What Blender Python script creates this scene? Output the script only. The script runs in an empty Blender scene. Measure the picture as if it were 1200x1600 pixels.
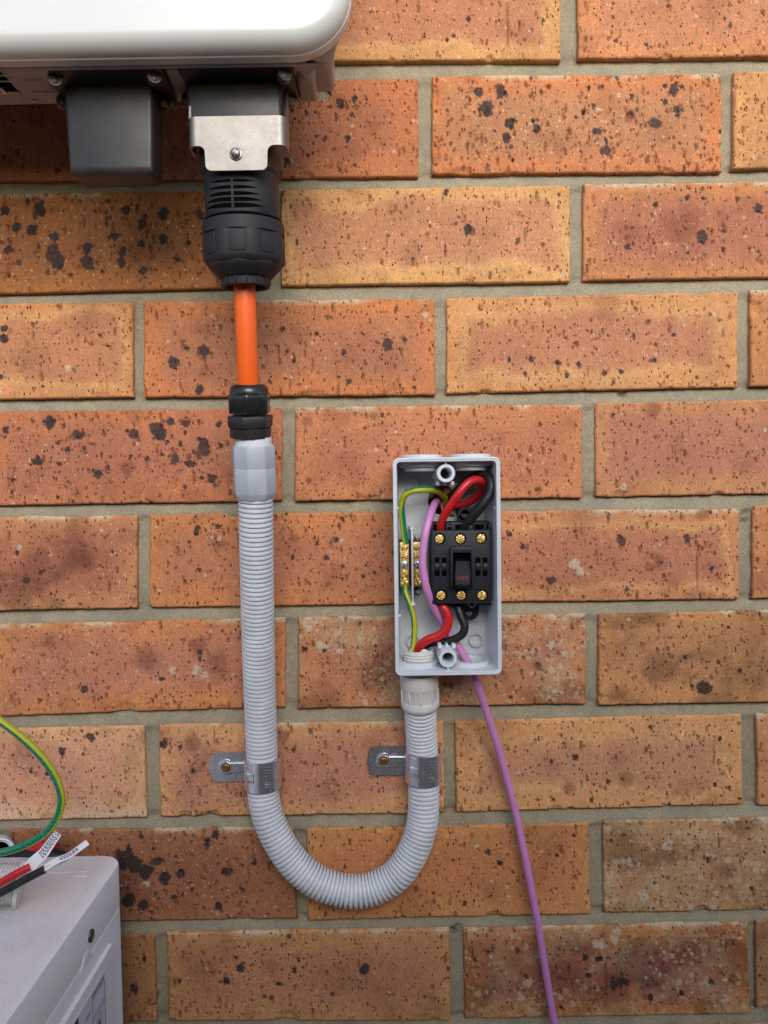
import bpy, bmesh, math, random
import numpy as np
from mathutils import Vector, Matrix

# ------------------------------------------------------------------ camera
F = 1150.0                                  # focal length in photo pixels (photo 1200 x 1600)
CAM = np.array([0.311, -0.586, 1.05])
RC = np.array([[0.999867, -0.000799, -0.016312],
               [-0.016328, -0.030253, -0.999409],
               [0.000306, 0.999542, -0.030262]])   # camera right / down / forward in the world
sc = bpy.context.scene
cam_data = bpy.data.cameras.new('camera')
cam = bpy.data.objects.new('camera', cam_data)
sc.collection.objects.link(cam)
cam_data.sensor_fit = 'HORIZONTAL'
cam_data.sensor_width = 36.0
cam_data.lens = F / 1200.0 * 36.0
cam_data.clip_start = 0.02
cam_data.clip_end = 400.0
rm = Matrix(((RC[0][0], -RC[1][0], -RC[2][0]), (RC[0][1], -RC[1][1], -RC[2][1]), (RC[0][2], -RC[1][2], -RC[2][2])))
cam.matrix_world = Matrix.Translation(Vector(CAM)) @ rm.to_4x4()
sc.camera = cam

# ------------------------------------------------------------------ world, sun, exposure
SUN_EL, SUN_AZ = math.radians(26), math.radians(-9)     # hazy glow in front of the wall, a little right
world = bpy.data.worlds.new('World')
sc.world = world
world.use_nodes = True
wn = world.node_tree
sky = wn.nodes.new('ShaderNodeTexSky')
sky.sky_type = 'NISHITA'
sky.sun_disc = False
sky.sun_elevation = SUN_EL
sky.sun_rotation = math.pi + SUN_AZ
sky.air_density = 1.0
sky.dust_density = 1.2
sky.ozone_density = 1.0
wn.nodes['Background'].inputs['Strength'].default_value = 0.15
wn.links.new(sky.outputs[0], wn.nodes['Background'].inputs['Color'])
sun_d = bpy.data.lights.new('sun', 'SUN')
sun_d.energy = 1.35
sun_d.angle = math.radians(38)
sun_d.color = (1.0, 0.965, 0.93)
sun = bpy.data.objects.new('sun', sun_d)
sc.collection.objects.link(sun)
to_sun = Vector((-math.sin(SUN_AZ) * math.cos(SUN_EL), -math.cos(SUN_AZ) * math.cos(SUN_EL), math.sin(SUN_EL)))
sun.rotation_euler = to_sun.to_track_quat('Z', 'Y').to_euler()
sc.view_settings.view_transform = 'Standard'
sc.view_settings.look = 'None'
sc.view_settings.exposure = 0.68
sc.view_settings.gamma = 1.0

# ------------------------------------------------------------------ helpers
def P(px, py, d):
    """photo pixel -> world point lying d metres in front of the brick face"""
    q = np.array([(px - 600.0) / F, (py - 800.0) / F, 1.0])
    r = RC.T @ q
    t = (-d - CAM[1]) / r[1]
    return Vector(CAM + t * r)

def S(px, d):
    """length in metres of px photo pixels at distance d in front of the wall"""
    return px / F * (0.586 - d)

WORLD_LOC = {}

def lin(c):
    out = []
    for v in c[:3]:
        v = v / 255.0
        out.append(v / 12.92 if v <= 0.04045 else ((v + 0.055) / 1.055) ** 2.4)
    return tuple(out)

def props(o, label=None, cat=None, group=None, kind=None):
    if label: o['label'] = label
    if cat: o['category'] = cat
    if group: o['group'] = group
    if kind: o['kind'] = kind
    return o

def empty(name, loc, label, cat, group=None):
    o = bpy.data.objects.new(name, None)
    o.empty_display_size = 0.01
    sc.collection.objects.link(o)
    o.location = loc
    WORLD_LOC[o.name] = Vector(loc)
    return props(o, label, cat, group)

def mk(name, verts, faces, mats, midx=None, parent=None, origin=None, smooth=35, uvs=None):
    """one mesh object from world-space vertices"""
    pl = WORLD_LOC[parent.name] if parent else Vector((0, 0, 0))
    vs = [Vector(v) for v in verts]
    if origin is None:
        if parent: origin = pl
        else:
            origin = Vector((sum(v.x for v in vs) / len(vs), sum(v.y for v in vs) / len(vs), min(v.z for v in vs)))
    origin = Vector(origin)
    me = bpy.data.meshes.new(name)
    me.from_pydata([tuple(v - origin) for v in vs], [], faces)
    if not isinstance(mats, (list, tuple)): mats = [mats]
    for m in mats: me.materials.append(m)
    if midx is not None: me.polygons.foreach_set('material_index', midx)
    if uvs is not None:
        ul = me.uv_layers.new(name='UVMap')
        li = np.zeros(len(me.loops), dtype=np.int32)
        me.loops.foreach_get('vertex_index', li)
        ul.data.foreach_set('uv', np.array(uvs, dtype=np.float32)[li].ravel())
    me.validate()
    bm = bmesh.new(); bm.from_mesh(me)
    bmesh.ops.recalc_face_normals(bm, faces=bm.faces)
    bm.to_mesh(me); bm.free()
    if smooth:
        me.shade_smooth()
        me.set_sharp_from_angle(angle=math.radians(smooth))
    o = bpy.data.objects.new(name, me)
    sc.collection.objects.link(o)
    o.location = origin - pl
    if parent: o.parent = parent
    WORLD_LOC[o.name] = origin
    return o

class Geo:
    """collects shapes in world space; build() links them as one mesh object"""
    def __init__(s): s.v = []; s.f = []; s.m = []; s.uv = []
    def add(s, v, f, m=0, uv=None):
        b = len(s.v)
        s.v += [Vector(x) for x in v]
        s.f += [tuple(i + b for i in q) for q in f]
        s.m += list(m) if isinstance(m, (list, tuple)) else [m] * len(f)
        s.uv += uv if uv is not None else [(x[0], x[2]) for x in v]
        return s
    def box(s, c, size, bev=0.0, m=0, rot=None, seg=2):
        bm = bmesh.new()
        bmesh.ops.create_cube(bm, size=1.0)
        for v in bm.verts: v.co = Vector((v.co.x * size[0], v.co.y * size[1], v.co.z * size[2]))
        if bev > 0:
            bmesh.ops.bevel(bm, geom=bm.edges[:], offset=min(bev, min(size) * 0.45), segments=seg, affect='EDGES', profile=0.5)
        bm.verts.index_update()
        R = rot if rot is not None else Matrix.Identity(3)
        s.add([R @ v.co + Vector(c) for v in bm.verts], [[v.index for v in f.verts] for f in bm.faces], m)
        bm.free(); return s
    def lathe(s, base, axis, prof, n=32, m=0, closed=False, shape=None, up=None):
        """prof: list of (radius, height along axis)"""
        ax = Vector(axis).normalized()
        u = ax.orthogonal().normalized() if up is None else (Vector(up) - ax * Vector(up).dot(ax)).normalized()
        w = ax.cross(u)
        v = []; f = []
        for (r, h) in prof:
            for k in range(n):
                a = 2 * math.pi * k / n
                rr = r * (shape(a) if shape else 1.0)
                v.append(Vector(base) + ax * h + (u * math.cos(a) + w * math.sin(a)) * rr)
        L = len(prof)
        for i in range(L - 1 if not closed else L):
            j = (i + 1) % L
            for k in range(n):
                k2 = (k + 1) % n
                f.append((i * n + k, i * n + k2, j * n + k2, j * n + k))
        if not closed:
            if prof[0][0] > 1e-6: f.append(tuple(range(n))[::-1])
            if prof[-1][0] > 1e-6: f.append(tuple((L - 1) * n + k for k in range(n)))
        s.add(v, f, m); return s
    def build(s, name, mats, parent=None, origin=None, smooth=35):
        return mk(name, s.v, s.f, mats, s.m, parent, origin, smooth, s.uv)

def smoothpath(pts, step):
    """Catmull-Rom through control points, resampled every step metres"""
    pts = [np.array(p, float) for p in pts]
    p = [2 * pts[0] - pts[1]] + pts + [2 * pts[-1] - pts[-2]]
    out = []
    for i in range(1, len(p) - 2):
        for k in range(24):
            t = k / 24.0
            a, b, c, d = p[i - 1], p[i], p[i + 1], p[i + 2]
            out.append(0.5 * ((2 * b) + (-a + c) * t + (2 * a - 5 * b + 4 * c - d) * t * t + (-a + 3 * b - 3 * c + d) * t ** 3))
    out.append(pts[-1])
    out = np.array(out)
    s = np.r_[0, np.cumsum(np.linalg.norm(np.diff(out[:, :3], axis=0), axis=1))]
    n = max(2, int(round(s[-1] / step)) + 1)
    q = np.linspace(0, s[-1], n)
    return np.stack([np.interp(q, s, out[:, i]) for i in range(out.shape[1])], 1), q

def tube(pts, r, step=0.0015, n=20, ref=(0, -1, 0), twist=None, rfun=None, mfun=None, caps=True):
    """returns verts, faces, mat indices, uvs; pts are world points"""
    c, q = smoothpath([tuple(p) for p in pts], step)
    m = len(c)
    T = np.gradient(c, axis=0); T /= np.linalg.norm(T, axis=1)[:, None]
    u = np.array(ref, float)
    v = []; f = []; mi = []; uv = []
    for i in range(m):
        u = u - T[i] * u.dot(T[i]); u /= np.linalg.norm(u)
        w = np.cross(T[i], u)
        tw = twist(q[i]) if twist else 0.0
        rr = rfun(q[i], q[-1]) if rfun else r
        for k in range(n):
            a = 2 * math.pi * k / n + tw
            v.append(c[i] + (u * math.cos(a) + w * math.sin(a)) * rr)
            uv.append((k / n, q[i]))
    for i in range(m - 1):
        for k in range(n):
            k2 = (k + 1) % n
            f.append((i * n + k, i * n + k2, (i + 1) * n + k2, (i + 1) * n + k))
            mi.append(mfun(k / n, q[i]) if mfun else 0)
    if caps:
        f.append(tuple(range(n))[::-1]); f.append(tuple((m - 1) * n + k for k in range(n))); mi += [0, 0]
    return v, f, mi, uv

def extrude(outline, org, ux, uy, un, t, g=None, m=0, bev=0.0):
    """flat polygon (2-D outline in ux, uy) extruded by t along un, edges bevelled; appended to Geo g"""
    g = g or Geo()
    bm = bmesh.new()
    vs = [bm.verts.new((x, y, 0)) for x, y in outline]
    fc = bm.faces.new(vs)
    r = bmesh.ops.extrude_face_region(bm, geom=[fc])
    top = [e for e in r['geom'] if isinstance(e, bmesh.types.BMVert)]
    for v in top: v.co.z += t
    if bev > 0:
        ed = [e for e in bm.edges if abs(e.verts[0].co.z - e.verts[1].co.z) < 1e-9 and e.verts[0].co.z > t * 0.5]
        bmesh.ops.bevel(bm, geom=ed, offset=bev, segments=2, affect='EDGES', profile=0.5)
    bm.verts.index_update()
    ux, uy, un = Vector(ux), Vector(uy), Vector(un)
    g.add([Vector(org) + ux * v.co.x + uy * v.co.y + un * v.co.z for v in bm.verts], [[v.index for v in f.verts] for f in bm.faces], m)
    bm.free()
    return g

def rrect(w, h, r, n=6):
    out = []
    for cx, cy, a0 in ((w / 2 - r, h / 2 - r, 0), (-w / 2 + r, h / 2 - r, 90), (-w / 2 + r, -h / 2 + r, 180), (w / 2 - r, -h / 2 + r, 270)):
        for k in range(n + 1):
            a = math.radians(a0 + 90 * k / n)
            out.append((cx + r * math.cos(a), cy + r * math.sin(a)))
    return out

# ------------------------------------------------------------------ materials
def mat(name, col, rough=0.5, metal=0.0, spec=0.5, coat=0.0):
    m = bpy.data.materials.new(name); m.use_nodes = True
    b = m.node_tree.nodes['Principled BSDF']
    b.inputs['Base Color'].default_value = (*col, 1)
    b.inputs['Roughness'].default_value = rough
    b.inputs['Metallic'].default_value = metal
    b.inputs['Specular IOR Level'].default_value = spec
    b.inputs['Coat Weight'].default_value = coat
    return m

class N:
    def __init__(s, m): s.t = m.node_tree; s.b = s.t.nodes['Principled BSDF']
    def n(s, typ, **kw):
        x = s.t.nodes.new('ShaderNode' + typ)
        for k, v in kw.items():
            if k in x.inputs: x.inputs[k].default_value = v
            else: setattr(x, k, v)
        return x
    def l(s, a, b): s.t.links.new(a, b)
    def coord(s, sx=1, sy=1, sz=1, out='Object'):
        tc = s.n('TexCoord'); mp = s.n('Mapping'); mp.inputs['Scale'].default_value = (sx, sy, sz)
        s.l(tc.outputs[out], mp.inputs['Vector']); return mp.outputs[0]
    def noise(s, vec, scale, detail=4, rough=0.55):
        x = s.n('TexNoise', Scale=scale, Detail=detail, Roughness=rough); s.l(vec, x.inputs['Vector']); return x
    def ramp(s, fac, stops):
        x = s.n('ValToRGB'); r = x.color_ramp
        while len(r.elements) < len(stops): r.elements.new(0.5)
        for e, (p, c) in zip(r.elements, stops):
            e.position = p; e.color = (*c, 1) if len(c) == 3 else c
        s.l(fac, x.inputs['Fac']); return x.outputs[0]
    def mix(s, fac, a, b, mode='MIX'):
        x = s.n('Mix', data_type='RGBA', blend_type=mode)
        for src, i in ((fac, 0), (a, 6), (b, 7)):
            if isinstance(src, (int, float)): x.inputs[i].default_value = src
            elif isinstance(src, tuple): x.inputs[i].default_value = (*src, 1)
            else: s.l(src, x.inputs[i])
        return x.outputs[2]
    def math(s, op, a, b=0.0, clamp=False):
        x = s.n('Math', operation=op, use_clamp=clamp)
        for src, i in ((a, 0), (b, 1)):
            if isinstance(src, (int, float)): x.inputs[i].default_value = src
            else: s.l(src, x.inputs[i])
        return x.outputs[0]
    def bump(s, h, strength, dist, prev=None):
        x = s.n('Bump', Strength=strength, Distance=dist); s.l(h, x.inputs['Height'])
        if prev is not None: s.l(prev, x.inputs['Normal'])
        return x.outputs[0]

def grime(m, col, dark, amt=0.35, scale=60, bump=0.0, bscale=900, rough_var=0.12):
    """small-scale colour wear, roughness variation and surface grain"""
    k = N(m); v = k.coord()
    n1 = k.noise(v, scale, 6, 0.65)
    f = k.ramp(n1.outputs[0], [(0.35, (0, 0, 0)), (0.75, (amt, amt, amt))])
    k.l(k.mix(f, col, dark), k.b.inputs['Base Color'])
    r0 = k.b.inputs['Roughness'].default_value
    n2 = k.noise(v, scale * 3, 4)
    k.l(k.math('ADD', k.math('MULTIPLY', k.math('SUBTRACT', n2.outputs[0], 0.5), rough_var * 2), r0), k.b.inputs['Roughness'])
    if bump:
        n3 = k.noise(v, bscale, 3)
        k.l(k.bump(n3.outputs[0], bump, 0.0003), k.b.inputs['Normal'])
    return m

# ------------------------------------------------------------------ brick wall (bricks and mortar of ONE wall)
def hash2(ix, iy, seed):
    h = (ix.astype(np.int64) * 374761393 + iy.astype(np.int64) * 668265263 + seed * 1442695041) & 0x7fffffff
    h = ((h ^ (h >> 13)) * 1274126177) & 0x7fffffff
    h = (h ^ (h >> 16)) & 0x7fffffff
    return (h % 100003) / 100003.0

def vnoise(x, y, seed=0):
    ix, iy = np.floor(x), np.floor(y)
    fx, fy = x - ix, y - iy
    fx = fx * fx * (3 - 2 * fx); fy = fy * fy * (3 - 2 * fy)
    a = hash2(ix, iy, seed); b = hash2(ix + 1, iy, seed); c = hash2(ix, iy + 1, seed); d = hash2(ix + 1, iy + 1, seed)
    return (a + (b - a) * fx) * (1 - fy) + (c + (d - c) * fx) * fy

def fbm(x, y, seed=0, o=4):
    s = np.zeros_like(x); a = 0.5; t = 0
    for i in range(o):
        s += a * vnoise(x * 2 ** i, y * 2 ** i, seed + i * 17); t += a; a *= 0.55
    return s / t

def sst(a, b, x):
    t = np.clip((x - a) / (b - a), 0, 1); return t * t * (3 - 2 * t)

# left edge (x, y top, y bottom), right edge; None = runs on at full brick length.  colours: centre, edge; flags
BR = [
 (0, None, (403,-60,97), (190,120,85), (205,130,75), ''),
 (0, (424,-60,96), (876,-64,93), (198,124,90), (214,150,88), 'ring'),
 (0, (903,-64,92), None, (200,126,88), (212,132,80), ''),
 (1, None, (183,125,280), (182,102,62), (190,110,62), ''),
 (1, (203,125,280), (653.5,121.5,275), (184,108,72), (200,115,66), ''),
 (1, (675.5,118.5,271.5), (1128.5,115,268), (190,124,84), (212,122,68), 'pits'),
 (1, (1146,112,263.5), None, (205,140,85), (212,145,85), ''),
 (2, (-38,303,460), (417,297.5,448), (168,100,48), (182,108,46), 'iron'),
 (2, (439,296,446), (891,289.5,440), (200,130,92), (222,156,88), 'ring'),
 (2, (911.5,287.5,438), None, (186,110,80), (208,128,74), ''),
 (3, (-246,478,629), (207.5,472,620), (196,124,84), (218,140,78), 'ring'),
 (3, (224.5,471,621), (679.5,467,616.5), (188,114,78), (210,120,60), ''),
 (3, (697.5,466,614.5), (1153.5,455,605), (198,124,88), (220,146,82), 'ring'),
 (3, (1172.5,453,604), None, (200,126,70), (206,130,72), ''),
 (4, (-13,643,790), (440.5,637.5,782.5), (184,108,76), (202,116,70), 'iron'),
 (4, (461,636.5,783), (909.5,631.5,777.5), (196,116,80), (208,126,76), ''),
 (4, (931.5,629,776), None, (190,116,88), (206,134,84), ''),
 (5, (-237,811,958), (214,805,950), (184,108,76), (208,134,84), 'blotch'),
 (5, (233,803,950), (690,800,943), (196,118,80), (212,128,68), ''),
 (5, (710,799,942), (1156,795,936.5), (194,118,84), (212,134,82), 'ring'),
 (5, (1177,790,935), None, (190,116,78), (206,128,76), ''),
 (6, (-3,976,1119), (445.5,965,1105), (198,122,90), (212,128,70), 'flecks'),
 (6, (466,964.5,1107.5), (915,959,1100), (190,120,84), (202,126,76), 'lichen'),
 (6, (936,960,1102.5), (1384,948,1093), (192,128,80), (204,136,78), 'blotch'),
 (7, (-220,1142,1288), (225,1134,1277.5), (222,150,118), (230,166,112), 'pale'),
 (7, (248,1132,1276), (692,1127,1271), (200,128,98), (222,154,98), ''),
 (7, (711,1127,1270), (1159,1116,1257.5), (202,134,98), (224,154,92), 'ring'),
 (7, (1182.5,1116,1259), None, (205,132,84), (215,140,86), ''),
 (8, None, (-6,1299,1446), (170,105,68), (180,112,68), ''),
 (8, (14,1297,1443), (460.5,1293,1436), (162,98,66), (172,106,66), 'iron'),
 (8, (478.5,1295,1439), (920,1287,1428.5), (206,126,70), (214,138,72), ''),
 (8, (942,1282.5,1427.5), (1384,1276,1420), (184,130,88), (196,142,92), 'lichen'),
 (9, (-203,1465,1605), (241,1461,1597), (182,120,76), (188,124,74), 'blotch'),
 (9, (260,1457,1595), (702,1451,1595), (192,124,86), (204,140,84), ''),
 (9, (724,1451,1593.5), (1169,1441,1585), (168,98,70), (206,128,62), 'lichen2'),
 (9, (1181,1439,1576), None, (180,124,80), (190,130,80), 'lichen2'),
 (10, (28,1623,1762), (478,1617,1755), (188,118,80), (200,128,76), ''),
 (10, (498,1616,1755), (935,1608,1748), (190,120,84), (204,130,78), ''),
 (10, (957,1605,1745), None, (205,130,104), (212,140,100), ''),
]
# dark iron blisters (photo x, y, radius px); negative radius = reddish stain, 'W' list = pale stones, 'H' = holes
IRON = [(749,145,8),(782,142,9),(760,166,10),(762,176,9),(797,192,8),(792,216,8),(773,205,4),(832,189,4),(839,200,7),(933,205,7),(927,165,5),(947,221,6),(946,235,9),(1023,193,9),(1040,160,6),(1056,171,7),(1052,141,8),(1039,134,5),(1065,135,5),(912,175,4),(987,150,4),(1100,231,3),
(554,153,6),(532,163,8),(550,179,5),(478,176,5),(492,175,3),(494,212,4),(509,214,4),(543,216,6),(523,232,4),(449,251,7),(531,265,4),(482,242,4),
(61,325,11),(8,328,8),(25,355,7),(49,359,10),(85,400,13),(90,412,10),(136,410,12),(85,371,7),(197,328,8),(171,340,5),(222,351,8),(255,334,9),(255,375,7),(220,382,6),(137,388,9),(192,392,7),(179,369,7),(313,335,7),(225,422,7),(190,410,7),(12,390,7),(277,405,6),(30,410,6),(110,430,5),(160,425,4),(295,380,5),(60,385,5),(14,430,5),
(292,545,6),(319,549,9),(272,568,9),(312,610,8),(449,549,5),(538,552,6),(545,596,6),(440,516,5),(495,522,5),(565,521,4),(530,589,4),(422,596,4),(6,531,8),(8,514,7),(2,590,6),(168,541,4),(157,524,4),(67,604,4),(606,538,8),(632,531,6),(647,606,4),(990,525,5),(1052,524,5),(1023,563,4),(904,569,5),(871,567,5),(885,586,6),(970,581,5),(830,562,6),(820,584,5),(945,584,5),
(731,359,7),(1096,371,9),(1131,361,5),(1186,326,7),(1074,308,6),(1153,311,5),(1099,310,4),(988,356,4),(1025,320,5),(980,385,6),(1130,390,5),(1075,395,4),(732,30,6),(709,56,5),(1141,40,6),(1010,70,4),(962,65,5),
(77,661,9),(100,665,5),(122,679,8),(90,692,6),(105,702,6),(131,701,6),(209,679,9),(243,670,12),(250,680,10),(265,660,8),(290,661,8),(341,664,6),(282,693,6),(317,697,12),(345,697,5),(274,717,8),(297,724,7),(57,720,7),(92,725,5),(152,741,7),(330,748,8),(315,747,5),(230,716,5),(205,713,4),(261,690,4),(8,672,7),(20,750,5),(90,776,4),(289,761,4),(169,732,4),(18,770,4),
(197,1340,14),(212,1352,14),(190,1352,10),(228,1364,11),(200,1407,9),(224,1415,8),(245,1347,7),(258,1372,8),(281,1367,8),(324,1312,6),(324,1322,6),(352,1362,8),(341,1416,7),(336,1304,8),(220,1307,6),(398,1347,6),(272,1402,6),(300,1390,5),(380,1390,5),
(377,1513,7),(436,1537,6),(460,1516,6),(354,1532,8),(519,1553,5),(570,1515,7),(369,1496,4),(452,1462,6),(280,1532,6),(210,1545,8),(225,1500,5),
(809,1487,6),(742,1500,5),(914,1497,6),(937,1500,7),(950,1498,4),(960,1540,9),(975,1534,8),(958,1530,6),(1016,1559,7),(1065,1552,5),(1112,1535,6),(822,1526,5),(930,1545,4),(920,1525,6),
(762,1332,5),(781,1349,6),(870,1337,5),(726,1412,6),(1175,1390,6),(1107,1345,5),(971,845,8),(1074,842,7),(1112,889,6),(817,854,5),(797,835,5),(860,907,7),(980,921,6),(1094,1072,10),(1101,1074,9),(1155,1048,5),(799,1090,5),(1060,980,4),(1137,980,5),(1070,1027,5),(1125,1155,5),(1017,1137,5),(1010,1172,5),(899,1185,6),(862,1190,5),(950,1220,5),(924,1250,6),(865,1250,4),(1140,1231,4),
(42,907,7),(64,895,5),(27,864,5),(307,829,7),(340,823,5),(309,890,5),(525,844,6),(535,811,5),(510,872,6),(567,901,5),(457,871,4),(585,895,4),(312,1020,6),(312,1030,6),(132,1077,7),(253,1062,5),(475,1016,6),(142,1152,7),(97,1174,7),(256,1162,7),(282,1167,6),(459,1172,6),(77,1207,9),(97,1178,5),(48,1205,4),(20,1180,4)]
STAIN = [(200,731,10),(985,180,8),(1030,875,9),(1016,886,7),(340,850,9),(459,840,7),(75,1002,9),(840,1041,9),(978,1220,9),(890,1232,7),(1135,1360,10),(1060,360,22),(1080,340,16),(120,830,16),(130,870,20),(60,890,24),(1100,800,9),(1020,640,10),(585,650,5),(300,1160,10),(600,1190,8),(440,1150,9),(1010,1520,30),(960,1555,22),(880,1530,20),(310,1010,12),(340,1040,14),(230,1030,16),(480,660,6)]
PALE = [(1005,1403,10),(1042,1322,8),(897,880,9),(906,893,8),(664,492,5),(672,500,3),(606,538,3),(1115,492,4),(107,575,6),(30,855,5),(342,842,4),(535,846,4),(268,1048,6),(307,1047,8),(247,1066,3),(975,761,5),(1196,672,4),(861,1008,6),(861,964,7),(503,1010,9),(499,1008,6),(480,982,7),(1134,1561,7),(1133,1531,4),(1130,1473,4),(745,1322,4),(793,1387,4),(966,149,4),(936,172,4),(455,250,5),(1126,1510,3),(1155,1466,4),(230,1380,6),(920,1452,8),(960,1470,9),(935,1478,10),(965,1456,7)]
HOLE = [(507,146,8,5.0),(985,180,5,2.5),(738,363,5,1.5),(912,175,3,1.5),(1013,504,4,2.0),(900,538,4,1.5),(945,584,4,1.5),(840,1041,5,1.5),(476,1016,4,1.5),(712,350,3,1.2),(688,771,3,1.0),(1165,92,5,2.0)]

def plane_pt(px, py):
    p = P(px, py, 0.0); return np.array([p.x, p.z])

BW = 0.2295
V = []; Fc = []; MI = []; BASE = []; SPOT = []; nv = 0
rng = np.random.RandomState(7)

def add_grid(pts, nx, ny, mi, base, spot):
    global nv
    V.append(pts); BASE.append(base); SPOT.append(spot)
    i = np.arange(ny - 1)[:, None] * nx + np.arange(nx - 1)[None, :] + nv
    q = np.stack([i, i + 1, i + nx + 1, i + nx], -1).reshape(-1, 4)
    Fc.append(q); MI.append(np.full(len(q), mi)); nv += len(pts)

def brick(tl, tr, br_, bl, ccol, ecol, flag, seed, res):
    """tl..bl: 2-D corners (x, z) on the wall plane"""
    w = np.linalg.norm(tr - tl); h = np.linalg.norm(bl - tl)
    nx = max(6, int(w / res)); ny = max(4, int(h / res))
    # parametric coordinates with a skirt ring turning back into the joint
    a = np.r_[-2, -1, np.linspace(0, 1, nx), 2, 3]; b = np.r_[-2, -1, np.linspace(0, 1, ny), 2, 3]
    A, Bq = np.meshgrid(a, b)
    u = np.clip(A, 0, 1); t = np.clip(Bq, 0, 1)
    xy = ((1 - u) * (1 - t))[..., None] * tl + (u * (1 - t))[..., None] * tr + (u * t)[..., None] * br_ + ((1 - u) * t)[..., None] * bl
    X, Z = xy[..., 0], xy[..., 1]
    ed = np.minimum(np.minimum(u, 1 - u) * w, np.minimum(t, 1 - t) * h)
    # ragged outline
    wob = 0.0005 * (fbm(X * 120, Z * 120, seed) - 0.5) * 2 + 0.0006 * (fbm(X * 30, Z * 30, seed + 5) - 0.5) * 2
    k = np.exp(-ed / 0.004)
    dx = np.where(u < 0.5, 1, -1) * np.exp(-np.minimum(u, 1 - u) * w / 0.004); dz = np.where(t < 0.5, -1, 1) * np.exp(-np.minimum(t, 1 - t) * h / 0.004)
    X = X + wob * dx; Z = Z + wob * dz
    # chips: bites out of the arrises
    rs = np.random.RandomState(seed)
    depth = np.zeros_like(X)
    rough_edge = np.zeros_like(X)
    for c in range(rs.randint(3, 8)):
        side = rs.randint(4); s = rs.rand()
        cu, ct = (s, 0) if side == 0 else (s, 1) if side in (1, 2) else (rs.randint(2), s)
        ra = rs.uniform(0.002, 0.006)
        if rs.rand() < 0.12: ra *= 1.9
        dd = np.hypot((u - cu) * w * rs.uniform(0.5, 1.0), (t - ct) * h) + 0.002 * (fbm(X * 400, Z * 400, seed + c) - 0.5)
        depth += sst(ra, ra * 0.4, dd) * rs.uniform(0.8, 2.6) * 1e-3
        rough_edge = np.maximum(rough_edge, sst(ra, ra * 0.6, dd))
    # rounded arris
    r_ar = 0.0010 + 0.0009 * fbm(X * 60, Z * 60, seed + 3)
    depth += np.where(ed < r_ar, r_ar - np.sqrt(np.maximum(r_ar ** 2 - (r_ar - ed) ** 2, 0)), 0) * 0.8
    # faint bow, wire-cut vertical drag marks and grain
    depth += 0.0011 * (fbm(X * 9, Z * 9, seed + 8) - 0.5)
    depth += 0.00030 * (fbm(X * 420, Z * 70, seed + 11) - 0.5) + 0.00030 * (fbm(X * 260, Z * 260, seed + 13) - 0.5)
    iron = np.zeros_like(X); stone = np.zeros_like(X); stain = np.zeros_like(X)
    def stamp(cx, cz, r, arr, amp=1.0, sx=1.0, sz=1.0, dep=0.0, irr=0.5, soft=0.35):
        m = (np.abs(X - cx) < r * 2.2 / min(1, sx)) & (np.abs(Z - cz) < r * 2.2 / min(1, sz))
        if not m.any(): return
        x, z = X[m], Z[m]
        d = np.hypot((x - cx) * sx, (z - cz) * sz) / r + irr * (fbm(x * 1.3 / r + cx * 99, z * 1.3 / r, seed + 21, 3) - 0.5) * 2
        val = sst(1.0 + soft * 0.5, 1.0 - soft * 0.5, d)
        arr[m] = np.maximum(arr[m], val * amp)
        if dep: depth[m] += val * dep
    if res < 0.002:
        inside = lambda px, py: None
        lo = xy.reshape(-1, 2).min(0) - 0.004; hi = xy.reshape(-1, 2).max(0) + 0.004
        def here(c): return lo[0] < c[0] < hi[0] and lo[1] < c[1] < hi[1]
        for (px, py, r) in IRON:
            c = plane_pt(px, py)
            if here(c): 
                rr_ = r * (0.00044 if r > 6 else 0.00032)
                stamp(c[0], c[1], rr_, iron, rs.uniform(0.9, 1.0), rs.uniform(0.8, 1.15), rs.uniform(0.7, 1.05), dep=rs.uniform(-0.5, 0.6) * 1e-3, irr=0.65, soft=0.22)
                for q_ in range(rs.randint(1, 4)):
                    stamp(c[0] + rs.normal() * rr_ * 1.3, c[1] + rs.normal() * rr_ * 1.3, rr_ * rs.uniform(0.2, 0.45), iron, rs.uniform(0.5, 0.95), 1, rs.uniform(0.5, 1), dep=0.0004, irr=0.8)
        for (px, py, r) in STAIN:
            c = plane_pt(px, py)
            if here(c): stamp(c[0], c[1], r * 0.0006, stain, 0.75, 1, 1, irr=0.8, soft=1.2)
        for (px, py, r) in PALE:
            c = plane_pt(px, py)
            if here(c): stamp(c[0], c[1], r * 0.00045, stone, 0.85, 1, 1, dep=-0.0003, irr=0.8)
        for (px, py, r, dp) in HOLE:
            c = plane_pt(px, py)
            if here(c): stamp(c[0], c[1], r * 0.00051, iron, 0.55, 1, 1, dep=dp * 1e-3, irr=0.4, soft=0.5)
        for (px, py, ln) in ((1090, 888, 40), (793, 45, 36), (947, 1545, 44), (335, 1150, 14), (1035, 690, 10)):
            c = plane_pt(px, py)
            if here(c): stamp(c[0], c[1], ln * 0.0005, stain, 0.85, 22.0, 1.0, dep=0.0009, irr=0.15, soft=0.4)
        # small random features
        ni = {'iron': 46, 'pits': 60}.get(flag, 24)
        for c in range(ni):
            cx, cz = lo[0] + rs.rand() * (hi[0] - lo[0]), lo[1] + rs.rand() * (hi[1] - lo[1])
            stamp(cx, cz, rs.choice([0.0007, 0.001, 0.0013, 0.0018], p=[.4, .3, .2, .1]), iron, rs.uniform(0.4, 1), 1, rs.uniform(0.5, 1.1), dep=rs.uniform(-0.3, 0.7) * 1e-3, irr=0.6)
        npit = {'pits': 340, 'iron': 210}.get(flag, 130)
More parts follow.
